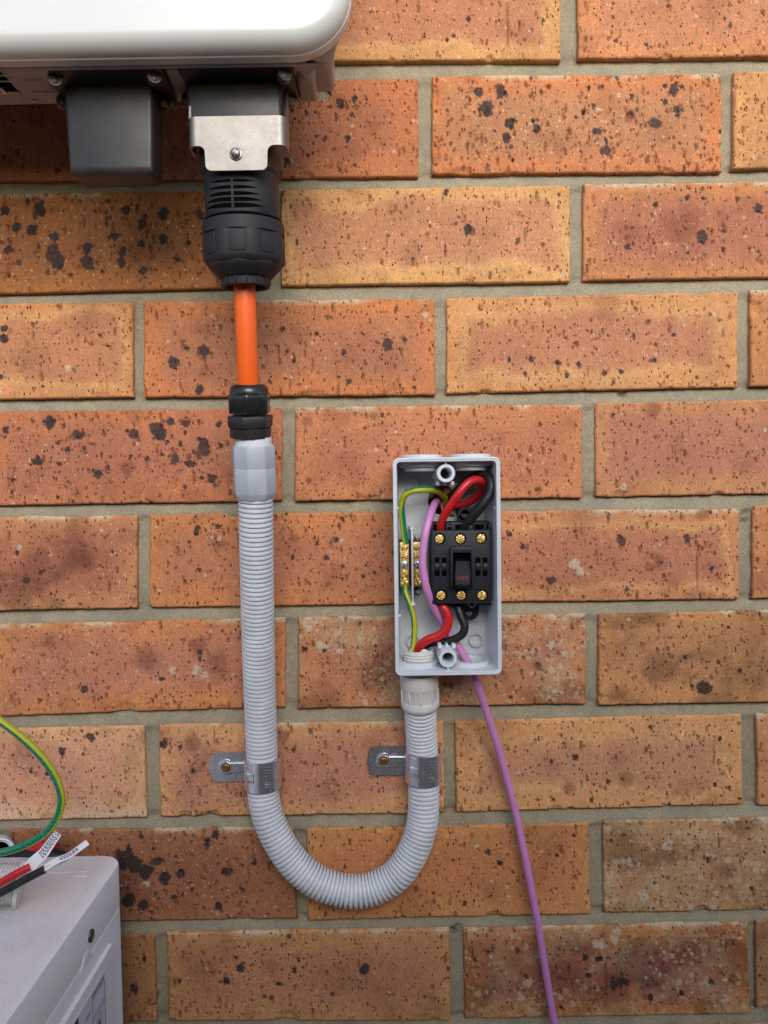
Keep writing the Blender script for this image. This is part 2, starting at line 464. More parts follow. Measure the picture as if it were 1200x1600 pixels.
        for c in range(npit):
            cx, cz = lo[0] + rs.rand() * (hi[0] - lo[0]), lo[1] + rs.rand() * (hi[1] - lo[1])
            stamp(cx, cz, rs.uniform(0.0005, 0.0014), stain, rs.uniform(0.5, 1), 1.25, rs.uniform(0.3, 1.0), dep=rs.uniform(0.8, 2.2) * 1e-3, irr=0.7)
        for c in range(16):
            cx, cz = lo[0] + rs.rand() * (hi[0] - lo[0]), lo[1] + rs.rand() * (hi[1] - lo[1])
            stamp(cx, cz, rs.uniform(0.004, 0.012), stain, rs.uniform(0.15, 0.45), 1.0, 1.0, irr=0.9, soft=1.6)
        for c in range(20):
            cx, cz = lo[0] + rs.rand() * (hi[0] - lo[0]), lo[1] + rs.rand() * (hi[1] - lo[1])
            stamp(cx, cz, rs.uniform(0.0006, 0.0014), stone, rs.uniform(0.5, 1), 1, 1, dep=-0.0002)
        for c in range(5):     # vertical scratches
            cx, cz = lo[0] + rs.rand() * (hi[0] - lo[0]), lo[1] + rs.rand() * (hi[1] - lo[1])
            stamp(cx, cz, rs.uniform(0.003, 0.008), stain, 0.55, rs.uniform(7, 12), 1.0, dep=0.0005, irr=0.3)
        nl = {'lichen': 1100, 'lichen2': 750, 'flecks': 160}.get(flag, 0)
        for c in range(nl):
            cx, cz = lo[0] + rs.rand() * (hi[0] - lo[0]), lo[1] + rs.rand() * (hi[1] - lo[1])
            if fbm(np.array([cx * 22]), np.array([cz * 30]), seed + 50)[0] < (0.47 if nl > 100 else 0.4): continue
            stamp(cx, cz, rs.choice([0.0006, 0.0010, 0.0016, 0.0026], p=[.45, .34, .15, .06]), stone, rs.uniform(0.25, 0.75), 1, 1, irr=0.6)
    mm = ed * 1000 + 13 * (fbm(X * 24, Z * 24, seed + 31) - 0.5) * 2
    tc = sst(0, 26, mm)
    cl, el = np.array(lin(ccol)), np.array(lin(ecol))
    base = el + (cl - el) * tc[..., None]
    if 'ring' in flag:
        rg = np.exp(-((mm - 12) / 3.6) ** 2)
        base = base * (1 - 0.45 * rg[..., None]) + np.array(lin((230, 172, 104))) * 0.45 * rg[..., None]
    lowf = fbm(X * 26, Z * 26, seed + 41)
    base = base * (0.86 + 0.28 * lowf)[..., None]
    if flag in ('blotch', 'lichen', 'lichen2'):
        bl_ = sst(0.5, 0.72, fbm(X * 30, Z * 40, seed + 61))
        base = base * (1 - 0.38 * bl_)[..., None]
    if flag == 'lichen' or flag == 'lichen2':
        dusty = sst(0.45, 0.75, fbm(X * 45, Z * 45, seed + 71)) * 0.3
        base = base * (1 - dusty[..., None]) + np.array(lin((206, 184, 140))) * dusty[..., None]
    if flag == 'pale':
        lowz = sst(0.7, 1.0, t + 0.3 * (fbm(X * 30, Z * 30, seed + 81) - 0.5)) * 0.55
        base = base * (1 - lowz[..., None]) + np.array(lin((232, 196, 180))) * lowz[..., None]
    if seed % 2 == 0 or flag in ('lichen', 'lichen2'):   # mortar smear along the top arris
        sm = sst(0.006, 0.0, t * h) * sst(0.42, 0.6, fbm(X * 60, Z * 60, seed + 91)) * 0.7
        base = base * (1 - sm[..., None]) + np.array(lin((214, 196, 168))) * sm[..., None]
    base = base * (1 - 0.25 * rough_edge)[..., None] + np.array(lin((230, 150, 90))) * 0.2 * rough_edge[..., None]
    lum = base @ np.array([0.3, 0.5, 0.2])
    base = base * 0.83 + lum[..., None] * np.array([1.08, 0.98, 0.92]) * 0.17
    base = base * np.array([1.01, 1.08, 1.0])
    off = rs.uniform(-0.0008, 0.0008)
    Y = depth + off
    sk1 = (np.abs(A - 0.5) > 1.4) | (np.abs(Bq - 0.5) > 1.4)
    sk2 = (np.abs(A - 0.5) > 2.4) | (np.abs(Bq - 0.5) > 2.4)
    Y = np.where(sk1, 0.003 + Y, Y); Y = np.where(sk2, 0.016, Y)
    n = X.size
    pts = np.stack([X.ravel(), Y.ravel(), Z.ravel()], 1)
    bb = np.concatenate([base.reshape(-1, 3), np.ones((n, 1))], 1)
    sp = np.stack([iron.ravel(), stone.ravel(), stain.ravel(), np.ones(n)], 1)
    add_grid(pts, len(a), len(b), 0, bb, sp)

VIEW = (-0.06, 0.62 + 0.12, 0.56, 1.52)
rows = {}
seed = 100
placed = []
PC = [(190,115,78), (198,124,86), (180,108,72), (200,130,80), (170,105,66)]
for (r, L, R_, cc, ec, fl) in BR:
    if L: tl, bl = plane_pt(L[0], L[1]), plane_pt(L[0] + (3 if r > 6 else 0), L[2])
    if R_: tr, br_ = plane_pt(R_[0], R_[1]), plane_pt(R_[0] + (3 if r > 6 else 0), R_[2])
    if not L: tl, bl = tr - [BW, 0], br_ - [BW, 0]
    if not R_: tr, br_ = tl + [BW, 0], bl + [BW, 0]
    placed.append((r, tl, tr, br_, bl, cc, ec, fl))
for (r, tl, tr, br_, bl, cc, ec, fl) in placed:
    seed += 13
    rows.setdefault(r, []).append((tl, tr, br_, bl))
    brick(tl, tr, br_, bl, cc, ec, fl, seed, 0.0009)
# bricks carried on outside the frame, coarser
def far_row(z0, z1, x0, skip):
    global seed
    x = x0
    while x < 1.95:
        if not (skip[0] < x + 0.115 < skip[1]):
            seed += 7
            c = PC[seed % 5]; e = PC[(seed // 5) % 5]
            brick(np.array([x, z0]), np.array([x + BW, z0]), np.array([x + BW, z1]), np.array([x, z1]), c, e, '', seed, 0.006)
        x += 0.24
for r, bs in rows.items():
    xs = sorted(b[0][0] for b in bs); x_last = xs[-1]; x_first = xs[0]
    zt = np.mean([b[0][1] for b in bs]); zb = np.mean([b[3][1] for b in bs])
    k = 1
    far_row(zt, zb, x_first - 0.24 * math.ceil((x_first + 1.5) / 0.24), (x_first - 0.01, x_last + 0.24))
ztop = np.mean([b[0][1] for b in rows[0]]); zlow = np.mean([b[3][1] for b in rows[10]])
for k in range(1, 10): far_row(ztop + 0.0847 * k, ztop + 0.0847 * k - 0.0745, -1.5 + 0.12 * (k % 2), (9, 9))
for k in range(0, 8): far_row(zlow - 0.010 - 0.0847 * k, zlow - 0.0847 * (k + 1), -1.5 + 0.12 * (k % 2), (9, 9))

# mortar bed: fine near the camera, coarse beyond
def mortar(x0, x1, z0, z1, res, fine):
    nx, nz = int((x1 - x0) / res) + 1, int((z1 - z0) / res) + 1
    X, Z = np.meshgrid(np.linspace(x0, x1, nx), np.linspace(z0, z1, nz))
    Y = np.full_like(X, 0.0042)
    if fine:
        Y += 0.0016 * (fbm(X * 50, Z * 50, 3) - 0.5) + 0.0011 * (fbm(X * 300, Z * 300, 5) - 0.5)
        for (px, py, r, dp) in ((975,617,9,5),(1166,815,7,6),(706,1460,10,7),(716,1452,6,5),(240,1560,6,5),(1168,800,4,4),(465,1016,5,3),(690,1273,7,4),(225,810,4,3)):
            c = plane_pt(px, py); d = np.hypot(X - c[0], (Z - c[1]) * 1.4)
            Y += sst(r * 0.0006, r * 0.0002, d + 0.002 * (fbm(X * 300, Z * 300, 8) - 0.5)) * dp * 1e-3
        rk = sorted(rows)
        for a_r, b_r in zip(rk[:-1], rk[1:]):
            lo_x = np.array([q[3][0] for q in rows[a_r]] + [q[2][0] for q in rows[a_r]]); lo_z = np.array([q[3][1] for q in rows[a_r]] + [q[2][1] for q in rows[a_r]])
            hi_x = np.array([q[0][0] for q in rows[b_r]] + [q[1][0] for q in rows[b_r]]); hi_z = np.array([q[0][1] for q in rows[b_r]] + [q[1][1] for q in rows[b_r]])
            o1, o2 = np.argsort(lo_x), np.argsort(hi_x)
            zb_ = np.interp(X, lo_x[o1], lo_z[o1]); zt_ = np.interp(X, hi_x[o2], hi_z[o2])
            tt = (zb_ - Z) / np.maximum(zb_ - zt_, 0.002)
            inside_ = (tt > -0.6) & (tt < 1.6)
            Y += np.where(inside_, 0.0021 - 0.0042 * np.clip(tt, 0, 1) ** 0.8, 0) * np.where(inside_, sst(-0.6, 0, tt) * sst(1.6, 1.0, tt), 0)
    tone = 0.9 + 0.2 * fbm(X * 18, Z * 18, 77)
    base = np.array(lin((162, 152, 128))) * tone[..., None]
    n = X.size
    add_grid(np.stack([X.ravel(), Y.ravel(), Z.ravel()], 1), nx, nz, 1, np.concatenate([base.reshape(-1, 3), np.ones((n, 1))], 1), np.tile([0., 0., 0., 1.], (n, 1)))
mortar(-0.22, 0.86, 0.50, 1.56, 0.0022, True)
for (a_, b_, c_, d_) in ((-1.6, -0.22, 0.0, 2.4), (0.86, 2.3, 0.0, 2.4), (-0.22, 0.86, 0.0, 0.50), (-0.22, 0.86, 1.56, 2.4)):
    mortar(a_, b_, c_, d_, 0.05, False)
VV = np.concatenate(V)
# the drilled cable entry behind the switch box
pd = P(689, 789, 0.0)
dh = np.hypot(VV[:, 0] - pd.x, VV[:, 2] - pd.z)
VV[:, 1] += sst(0.0092, 0.0076, dh) * 0.05
FF = np.concatenate(Fc); MM = np.concatenate(MI)
me = bpy.data.meshes.new('brick_wall')
me.vertices.add(len(VV)); me.vertices.foreach_set('co', VV.astype(np.float32).ravel())
me.loops.add(FF.size); me.loops.foreach_set('vertex_index', FF.astype(np.int32).ravel())
me.polygons.add(len(FF)); me.polygons.foreach_set('loop_start', np.arange(0, FF.size, 4, dtype=np.int32))
me.polygons.foreach_set('material_index', MM.astype(np.int32))
me.update(calc_edges=True)
ca = me.color_attributes.new('base', 'FLOAT_COLOR', 'POINT'); ca.data.foreach_set('color', np.concatenate(BASE).astype(np.float32).ravel())
cb = me.color_attributes.new('spots', 'FLOAT_COLOR', 'POINT'); cb.data.foreach_set('color', np.concatenate(SPOT).astype(np.float32).ravel())
me.shade_smooth()

mb = mat('brick', (0.4, 0.2, 0.1), 0.88, 0, 0.3); k = N(mb); v = k.coord()
at = k.n('Attribute', attribute_name='base'); sp = k.n('Attribute', attribute_name='spots')
sep = k.n('SeparateColor'); k.l(sp.outputs['Color'], sep.inputs[0])
vs_ = k.coord(1, 1, 0.55)
n1 = k.noise(v, 900, 5, 0.7); n2 = k.noise(vs_, 240, 6, 0.7)
c = k.mix(k.ramp(n1.outputs[0], [(0.3, (0.75,) * 3), (0.62, (0, 0, 0))]), at.outputs['Color'], k.mix(1.0, at.outputs['Color'], (0.62, 0.54, 0.47), 'MULTIPLY'))  # grain and pit shading deepened in the colour, since bumps shade little
c = k.mix(k.ramp(n2.outputs[0], [(0.50, (0, 0, 0)), (0.70, (0.8,) * 3)]), c, k.mix(1.0, c, (1.38, 1.28, 1.12), 'MULTIPLY'))
wv = k.n('TexVoronoi', Scale=430); k.l(vs_, wv.inputs['Vector'])
cellr = k.n('SeparateColor'); k.l(wv.outputs['Color'], cellr.inputs[0])
def cellmask(lo, hi, r0, r1, ch):
    sel = k.math('MULTIPLY', k.math('GREATER_THAN', cellr.outputs[ch], lo), k.math('LESS_THAN', cellr.outputs[ch], hi))
    dd = k.ramp(wv.outputs['Distance'], [(r0, (1, 1, 1)), (r1, (0, 0, 0))])
    return k.math('MULTIPLY', sel, dd)
mdark = cellmask(0.0, 0.12, 0.20, 0.30, 0)
mpale = cellmask(0.90, 1.01, 0.18, 0.26, 1)
mpit = cellmask(0.3, 0.60, 0.12, 0.28, 2)
c = k.mix(k.math('MULTIPLY', mpit, 0.8), c, (0.16, 0.05, 0.025))
c = k.mix(k.math('MULTIPLY', mdark, 0.95), c, (0.06, 0.03, 0.025))
c = k.mix(k.math('MULTIPLY', mpale, 0.9), c, (0.62, 0.44, 0.28))
wv2 = k.n('TexVoronoi', Scale=1050); k.l(k.coord(1, 1, 0.5), wv2.inputs['Vector'])
cell2 = k.n('SeparateColor'); k.l(wv2.outputs['Color'], cell2.inputs[0])
clus = k.ramp(k.noise(v, 55, 3, 0.6).outputs[0], [(0.38, (0.15,) * 3), (0.66, (1, 1, 1))])
mf = k.math('MULTIPLY', k.math('MULTIPLY', k.math('LESS_THAN', cell2.outputs[0], 0.22), k.ramp(wv2.outputs['Distance'], [(0.2, (1, 1, 1)), (0.42, (0, 0, 0))])), clus)
ml = k.math('MULTIPLY', k.math('GREATER_THAN', cell2.outputs[1], 0.91), k.ramp(wv2.outputs['Distance'], [(0.2, (1, 1, 1)), (0.40, (0, 0, 0))]))
c = k.mix(k.math('MULTIPLY', mf, 0.75), c, (0.10, 0.04, 0.025))
c = k.mix(k.math('MULTIPLY', ml, 0.6), c, (0.62, 0.42, 0.26))
c = k.mix(k.math('MULTIPLY', sep.outputs[2], 0.72), c, (0.15, 0.045, 0.030))
ns = k.noise(v, 700, 3); stc = k.mix(ns.outputs[0], (0.62, 0.5, 0.34), (0.5, 0.44, 0.34))
c = k.mix(k.math('MULTIPLY', sep.outputs[1], 0.85), c, stc)
irc = k.mix(k.ramp(ns.outputs[0], [(0.35, (0, 0, 0)), (0.7, (1, 1, 1))]), (0.011, 0.010, 0.012), (0.036, 0.031, 0.037))
c = k.mix(k.math('MULTIPLY', sep.outputs[0], 0.93), c, irc)
k.l(c, k.b.inputs['Base Color'])
k.l(k.math('SUBTRACT', 0.9, k.math('MULTIPLY', sep.outputs[0], 0.35)), k.b.inputs['Roughness'])
h = k.math('ADD', k.math('MULTIPLY', n1.outputs[0], 0.6), k.math('MULTIPLY', n2.outputs[0], 1.0))
h = k.math('SUBTRACT', h, k.math('MULTIPLY', k.math('ADD', mpit, mdark), 1.1))
h = k.math('SUBTRACT', h, k.math('MULTIPLY', mf, 0.8))
h = k.math('ADD', h, k.math('MULTIPLY', k.math('MULTIPLY', ns.outputs[0], sep.outputs[0]), 1.2))
k.l(k.bump(h, 0.9, 0.0010), k.b.inputs['Normal'])

mm_ = mat('mortar', (0.4, 0.35, 0.25), 0.95, 0, 0.2); k = N(mm_); v = k.coord()
at = k.n('Attribute', attribute_name='base')
n1 = k.noise(v, 1500, 3, 0.7); n2 = k.noise(v, 160, 5, 0.6); n3 = k.noise(v, 30, 4)
c = k.mix(k.ramp(n1.outputs[0], [(0.38, (1, 1, 1)), (0.62, (0, 0, 0))]), k.mix(1.0, at.outputs['Color'], (1.3, 1.28, 1.22), 'MULTIPLY'), k.mix(1.0, at.outputs['Color'], (0.55, 0.56, 0.6), 'MULTIPLY'))
c = k.mix(k.ramp(n2.outputs[0], [(0.5, (0, 0, 0)), (0.8, (0.6,) * 3)]), c, (0.20, 0.185, 0.15))
c = k.mix(k.ramp(n3.outputs[0], [(0.45, (0, 0, 0)), (0.75, (0.5,) * 3)]), c, (0.17, 0.17, 0.15))
k.l(c, k.b.inputs['Base Color'])
k.l(k.bump(k.math('ADD', k.math('MULTIPLY', n1.outputs[0], 0.8), n2.outputs[0]), 0.9, 0.0008), k.b.inputs['Normal'])
me.materials.append(mb); me.materials.append(mm_)
wall = bpy.data.objects.new('brick_wall', me); sc.collection.objects.link(wall)
props(wall, 'weathered orange brick wall with sandy mortar joints behind all the electrical gear', 'wall')

# ------------------------------------------------------------------ ground
gm = mat('ground', (0.12, 0.11, 0.10), 0.95)
grime(gm, (0.14, 0.13, 0.115), (0.08, 0.075, 0.065), 0.8, 6, 0.5, 80)
g = Geo(); g.add([(-40, -40, 0), (40, -40, 0), (40, 40, 0), (-40, 40, 0)], [(0, 1, 2, 3)])
o = g.build('ground', gm, smooth=None); props(o, kind='structure')

# ------------------------------------------------------------------ shared materials
M = {}
M['grey'] = grime(mat('grey_plastic', (0.60, 0.64, 0.68), 0.42), (0.60, 0.64, 0.68), (0.40, 0.41, 0.42), 0.35, 90, 0.12, 1500)
M['conduit'] = grime(mat('conduit_plastic', (0.67, 0.70, 0.74), 0.40), (0.67, 0.70, 0.74), (0.44, 0.44, 0.44), 0.55, 60, 0.10, 1500)
M['coupling'] = grime(mat('coupling_plastic', (0.40, 0.44, 0.50), 0.45), (0.40, 0.44, 0.50), (0.26, 0.28, 0.30), 0.4, 90, 0.15, 1300)
M['palegrey'] = grime(mat('pale_plastic', (0.62, 0.62, 0.59), 0.42), (0.62, 0.62, 0.59), (0.50, 0.49, 0.46), 0.4, 90, 0.1, 1300)
M['black'] = grime(mat('black_plastic', (0.018, 0.019, 0.021), 0.42), (0.018, 0.019, 0.021), (0.035, 0.034, 0.034), 0.8, 130, 0.25, 1700)
M['blackmatt'] = grime(mat('moulded_black_plastic', (0.018, 0.019, 0.023), 0.55), (0.018, 0.019, 0.023), (0.028, 0.028, 0.03), 0.8, 90, 0.25, 1700)
M['switch'] = grime(mat('switch_plastic', (0.014, 0.016, 0.022), 0.5), (0.014, 0.016, 0.022), (0.022, 0.022, 0.026), 0.6, 120, 0.2, 1700)
M['hole'] = mat('dark_opening', (0.003, 0.003, 0.003), 0.95, spec=0.0)
M['orange'] = grime(mat('orange_sheath', (0.84, 0.125, 0.008), 0.38), (0.84, 0.125, 0.008), (0.66, 0.10, 0.03), 0.4, 110, 0.15, 900)
M['red'] = grime(mat('red_insulation', (0.52, 0.012, 0.016), 0.34), (0.52, 0.012, 0.016), (0.34, 0.012, 0.014), 0.4, 160, 0.12, 1100)
M['blackwire'] = grime(mat('black_insulation', (0.010, 0.010, 0.012), 0.42), (0.010, 0.010, 0.012), (0.03, 0.03, 0.03), 0.4, 160, 0.12, 1100)
M['pink'] = grime(mat('pink_insulation', (0.56, 0.23, 0.50), 0.40), (0.56, 0.23, 0.50), (0.46, 0.18, 0.40), 0.5, 120, 0.12, 1100)
M['green'] = grime(mat('green_insulation', (0.006, 0.20, 0.085), 0.36), (0.006, 0.20, 0.085), (0.01, 0.13, 0.06), 0.4, 160, 0.1, 1100)
M['yellow'] = grime(mat('yellow_insulation', (0.42, 0.44, 0.012), 0.36), (0.42, 0.44, 0.012), (0.34, 0.34, 0.01), 0.4, 160, 0.1, 1100)
M['white'] = grime(mat('white_enamel', (0.58, 0.60, 0.60), 0.22, coat=0.3), (0.58, 0.60, 0.60), (0.55, 0.56, 0.55), 0.3, 30, 0.0)
M['casing'] = grime(mat('grey_casing', (0.30, 0.275, 0.27), 0.42), (0.30, 0.275, 0.27), (0.30, 0.28, 0.27), 0.4, 40, 0.15, 1500)
M['paper'] = grime(mat('paper', (0.74, 0.74, 0.78), 0.7), (0.74, 0.74, 0.78), (0.62, 0.62, 0.66), 0.4, 60)
M['ink'] = mat('ink', (0.03, 0.03, 0.045), 0.7)
M['greyink'] = mat('grey_print', (0.10, 0.09, 0.09), 0.7)
M['redink'] = mat('red_print', (0.20, 0.010, 0.012), 0.6)
M['copper'] = mat('copper', (0.75, 0.30, 0.15), 0.35, 1.0)

def metal(name, col, dark, rough, scale, stretch=(1, 1, 1), bump=0.25, bs=500):
    m = mat(name, col, rough, 1.0)
    k = N(m); v = k.coord(*stretch)
    n1 = k.noise(v, scale, 6, 0.65)
    k.l(k.mix(k.ramp(n1.outputs[0], [(0.35, (0, 0, 0)), (0.7, (1, 1, 1))]), col, dark), k.b.inputs['Base Color'])
    n2 = k.noise(v, bs, 4)
    k.l(k.math('ADD', k.math('MULTIPLY', n2.outputs[0], 0.22), rough - 0.11), k.b.inputs['Roughness'])
    k.l(k.bump(n2.outputs[0], bump, 0.0002), k.b.inputs['Normal'])
    return m
M['zinc'] = metal('galvanised_steel', (0.78, 0.82, 0.88), (0.62, 0.66, 0.72), 0.26, 45, bump=0.08, bs=300)
M['steel'] = metal('brushed_stainless', (0.30, 0.28, 0.255), (0.22, 0.205, 0.185), 0.52, 60, (1, 1, 1), 0.25, 900)
M['screw'] = metal('zinc_screw', (0.50, 0.48, 0.46), (0.22, 0.21, 0.20), 0.38, 500, bump=0.5, bs=1500)
M['darkscrew'] = metal('dull_screw', (0.20, 0.185, 0.175), (0.09, 0.085, 0.08), 0.5, 500, bump=0.5, bs=1500)
M['bronze'] = metal('bronze_screw', (0.50, 0.34, 0.16), (0.22, 0.13, 0.05), 0.42, 700, bump=0.5, bs=1600)
M['brass'] = metal('brass', (0.90, 0.74, 0.36), (0.62, 0.44, 0.16), 0.30, 700, bump=0.8, bs=1600)
M['brassbar'] = metal('dull_brass', (0.72, 0.54, 0.26), (0.50, 0.37, 0.18), 0.42, 300, bump=0.5, bs=1500)
M['brightscrew'] = metal('bright_screw', (0.75, 0.80, 0.86), (0.35, 0.40, 0.45), 0.22, 500, bump=0.6, bs=1500)

for nm_, sp_v in (('black', 0.3), ('blackmatt', 0.22), ('switch', 0.25), ('blackwire', 0.35)):
    M[nm_].node_tree.nodes['Principled BSDF'].inputs['Specular IOR Level'].default_value = sp_v

M['zinc'].node_tree.nodes['Principled BSDF'].inputs['Metallic'].default_value = 0.9

# ------------------------------------------------------------------ small shared shapes
def screw_mesh(name, r, hgt, m, slot=(0.16, 0.62), kind='cross', dome=0.35, dep=0.45, seed=0, n=40, rings=14, lobes=0.0):
    """screw head at the origin, facing -Y, base at y=0"""
    rs = np.random.RandomState(seed)
    v = []; f = []
    a0 = rs.rand() * 6.28
    for i in range(rings + 1):
        rr = r * i / rings
        for k in range(n):
            a = 2 * math.pi * k / n
            x, z = rr * math.cos(a), rr * math.sin(a)
            xr, zr = x * math.cos(a0) + z * math.sin(a0), -x * math.sin(a0) + z * math.cos(a0)
            q = i / rings
            h = hgt * (1 + dome * (1 - q * q))
            if q > 0.88: h -= hgt * 0.35 * ((q - 0.88) / 0.12) ** 2
            w = slot[0] * r
            def ch(t): return max(0.0, min(1.0, (w * 1.25 - abs(t)) / (w * 0.5)))
            c = 0.0
            lim = max(0.0, min(1.0, (slot[1] * r - rr) / (0.12 * r)))
            if kind == 'cross': c = max(ch(xr), ch(zr)) * lim
            elif kind == 'slot': c = ch(xr)
            elif kind == 'combi': c = max(ch(xr), ch(zr) * lim)
            if lobes:
                c = max(c, 0.75 * max(0, math.sin(8 * a + a0)) * (q > 0.25) * (q < 0.9) * lobes)
            v.append((x, -(h - c * hgt * dep), z))
    for i in range(rings):
        for k in range(n):
            k2 = (k + 1) % n
            f.append((i * n + k, i * n + k2, (i + 1) * n + k2, (i + 1) * n + k))
    b = rings * n; c = len(v)
    for k in range(n):
        x, y, z = v[b + k]; v.append((x, 0.0, z))
    for k in range(n): f.append((b + k, b + (k + 1) % n, c + (k + 1) % n, c + k))
    me = bpy.data.meshes.new(name); me.from_pydata(v, [], f); me.materials.append(m)
    bm = bmesh.new(); bm.from_mesh(me)
    bmesh.ops.remove_doubles(bm, verts=bm.verts, dist=1e-7)
    bmesh.ops.recalc_face_normals(bm, faces=bm.faces); bm.to_mesh(me); bm.free()
    me.shade_smooth(); me.set_sharp_from_angle(angle=math.radians(40))
    return me

def put(name, me, loc, parent, rot=(0, 0, 0)):
    o = bpy.data.objects.new(name, me); sc.collection.objects.link(o)
    pl = WORLD_LOC[parent.name] if parent else Vector((0, 0, 0))
    o.location = Vector(loc) - pl; o.rotation_euler = rot
    if parent: o.parent = parent
    WORLD_LOC[o.name] = Vector(loc)
    return o

def text_geo(body, size, org, ux, uy, thick=0.0):
    """lettering as world-space mesh data"""
    cu = bpy.data.curves.new('t', 'FONT'); cu.body = body; cu.size = size; cu.align_x = 'CENTER'; cu.align_y = 'CENTER'; cu.resolution_u = 2
    cu.extrude = thick
    ob = bpy.data.objects.new('t', cu); sc.collection.objects.link(ob)
    dg = bpy.context.evaluated_depsgraph_get(); me = bpy.data.meshes.new_from_object(ob.evaluated_get(dg))
    ux, uy = Vector(ux).normalized(), Vector(uy).normalized(); un = ux.cross(uy)
    vs = [Vector(org) + ux * v.co.x + uy * v.co.y + un * v.co.z for v in me.vertices]
    fs = [tuple(p.vertices) for p in me.polygons]
    bpy.data.objects.remove(ob); bpy.data.curves.remove(cu); bpy.data.meshes.remove(me)
    return vs, fs

def wire(name, pts, r, mats, label, cat, group=None, mfun=None, step=0.0012, n=18, twist=None, rfun=None, parent=None):
    w = [P(*p[:3]) for p in pts]
    v, f, mi, uv = tube(w, r, step, n, mfun=mfun, twist=twist, rfun=rfun)
    o = mk(name, v, f, mats, mi, parent, None if parent else w[0], 60, uv)
    if label: props(o, label, cat, group)
    return o

def seg(a, b, t): return a + (b - a) * t

# ------------------------------------------------------------------ isolator box
DF = 0.055
TL, TR, BRc, BLc = P(613, 716, DF), P(781.5, 713, DF), P(784.5, 1055, DF), P(618, 1056.5, DF)
bx_c = (TL + TR + BRc + BLc) / 4
bw = ((TR - TL).length + (BRc - BLc).length) / 2
bh = ((TL - BLc).length + (TR - BRc).length) / 2
ux = ((TR - TL) + (BRc - BLc)).normalized(); uz = Vector((-ux.z, 0, ux.x))
UN = Vector((0, -1, 0))
def BX(px, py, d): return P(px, py, d)
box = empty('switch_enclosure', (bx_c.x, -0.002, bx_c.z - bh / 2), 'open grey plastic isolator box screwed to the brick wall, lid removed', 'electrical box')
R3 = Matrix((ux, Vector((0, 1, 0)), uz)).transposed()

def boxpt(x, y, d): return Vector((bx_c.x, 0, bx_c.z)) + ux * x + uz * y + UN * d

def frame_loft(rings, mats_idx=None, cap_last=False, cap_first=False, g=None, m=0):
    """rings: list of (outline2d, depth) with equal point counts"""
    g = g or Geo(); n = len(rings[0][0]); v = []; f = []
    for ol, d in rings: v += [boxpt(x, y, d) for x, y in ol]
    for i in range(len(rings) - 1):
        for k in range(n):
            k2 = (k + 1) % n
            f.append((i * n + k, i * n + k2, (i + 1) * n + k2, (i + 1) * n + k))
    if cap_first: f.append(tuple(range(n)))
    if cap_last: f.append(tuple((len(rings) - 1) * n + k for k in range(n)))
    g.add(v, f, m); return g
T = 0.0024
def rr(inset, r): return rrect(bw - 2 * inset, bh - 2 * inset, max(0.0006, r), 5)
taper = 0.0012
g = frame_loft([(rr(taper, 0.004), 0.0015), (rr(0, 0.0045), DF - 0.0006), (rr(0.0006, 0.004), DF),
                (rr(0.0014, 0.0034), DF), (rr(0.0016, 0.0032), DF - 0.0007), (rr(0.0021, 0.003), DF - 0.0007), (rr(0.0023, 0.003), DF - 0.0001),
                (rr(T + 0.0004, 0.0028), DF - 0.0002), (rr(T + 0.0006, 0.0026), DF - 0.0018), (rr(T + taper + 0.001, 0.0026), 0.006), (rr(T + taper + 0.0016, 0.002), 0.0052)])
# floor with the round cable entry cut in it
hc = P(692, 782, 0.006); hcx = (hc - Vector((bx_c.x, 0, bx_c.z))).dot(ux); hcy = (hc - Vector((bx_c.x, 0, bx_c.z))).dot(uz)
il = rr(T + taper + 0.0016, 0.002)
hr = S(23, 0.006)
def floor_ring(depth):
    pts = []
    for (x, y) in il: pts.append((x, y))
    return pts
n_il = len(il)
angs = sorted([(math.atan2(y - hcy, x - hcx), x, y) for x, y in il])
v = [boxpt(x, y, 0.0052) for a, x, y in angs] + [boxpt(hcx + hr * math.cos(a), hcy + hr * math.sin(a), 0.0052) for a, x, y in angs] 
# more points on the hole than corners: insert intermediate directions
dirs = sorted(set([a for a, x, y in angs] + [-math.pi + 2 * math.pi * k / 48 for k in range(48)]))
W2, H2 = bw / 2 - (T + taper + 0.0016), bh / 2 - (T + taper + 0.0016)
def edge_hit(a):
    cxx, cyy = math.cos(a), math.sin(a); best = 1e9
    if abs(cxx) > 1e-9: best = min(best, ((W2 if cxx > 0 else -W2) - hcx) / cxx)
    if abs(cyy) > 1e-9: best = min(best, ((H2 if cyy > 0 else -H2) - hcy) / cyy)
    return hcx + best * cxx, hcy + best * cyy
for sx in (-W2, W2):
    for sy in (-H2, H2): dirs.append(math.atan2(sy - hcy, sx - hcx))
dirs = sorted(set(round(a, 6) for a in dirs)); nd = len(dirs)
v = [boxpt(*edge_hit(a), 0.0052) for a in dirs] + [boxpt(hcx + hr * math.cos(a), hcy + hr * math.sin(a), 0.0052) for a in dirs] + [boxpt(hcx + hr * math.cos(a), hcy + hr * math.sin(a), 0.0022) for a in dirs]
f = [(k, (k + 1) % nd, nd + (k + 1) % nd, nd + k) for k in range(nd)] + [(nd + k, nd + (k + 1) % nd, 2 * nd + (k + 1) % nd, 2 * nd + k) for k in range(nd)]
g.add(v, f)
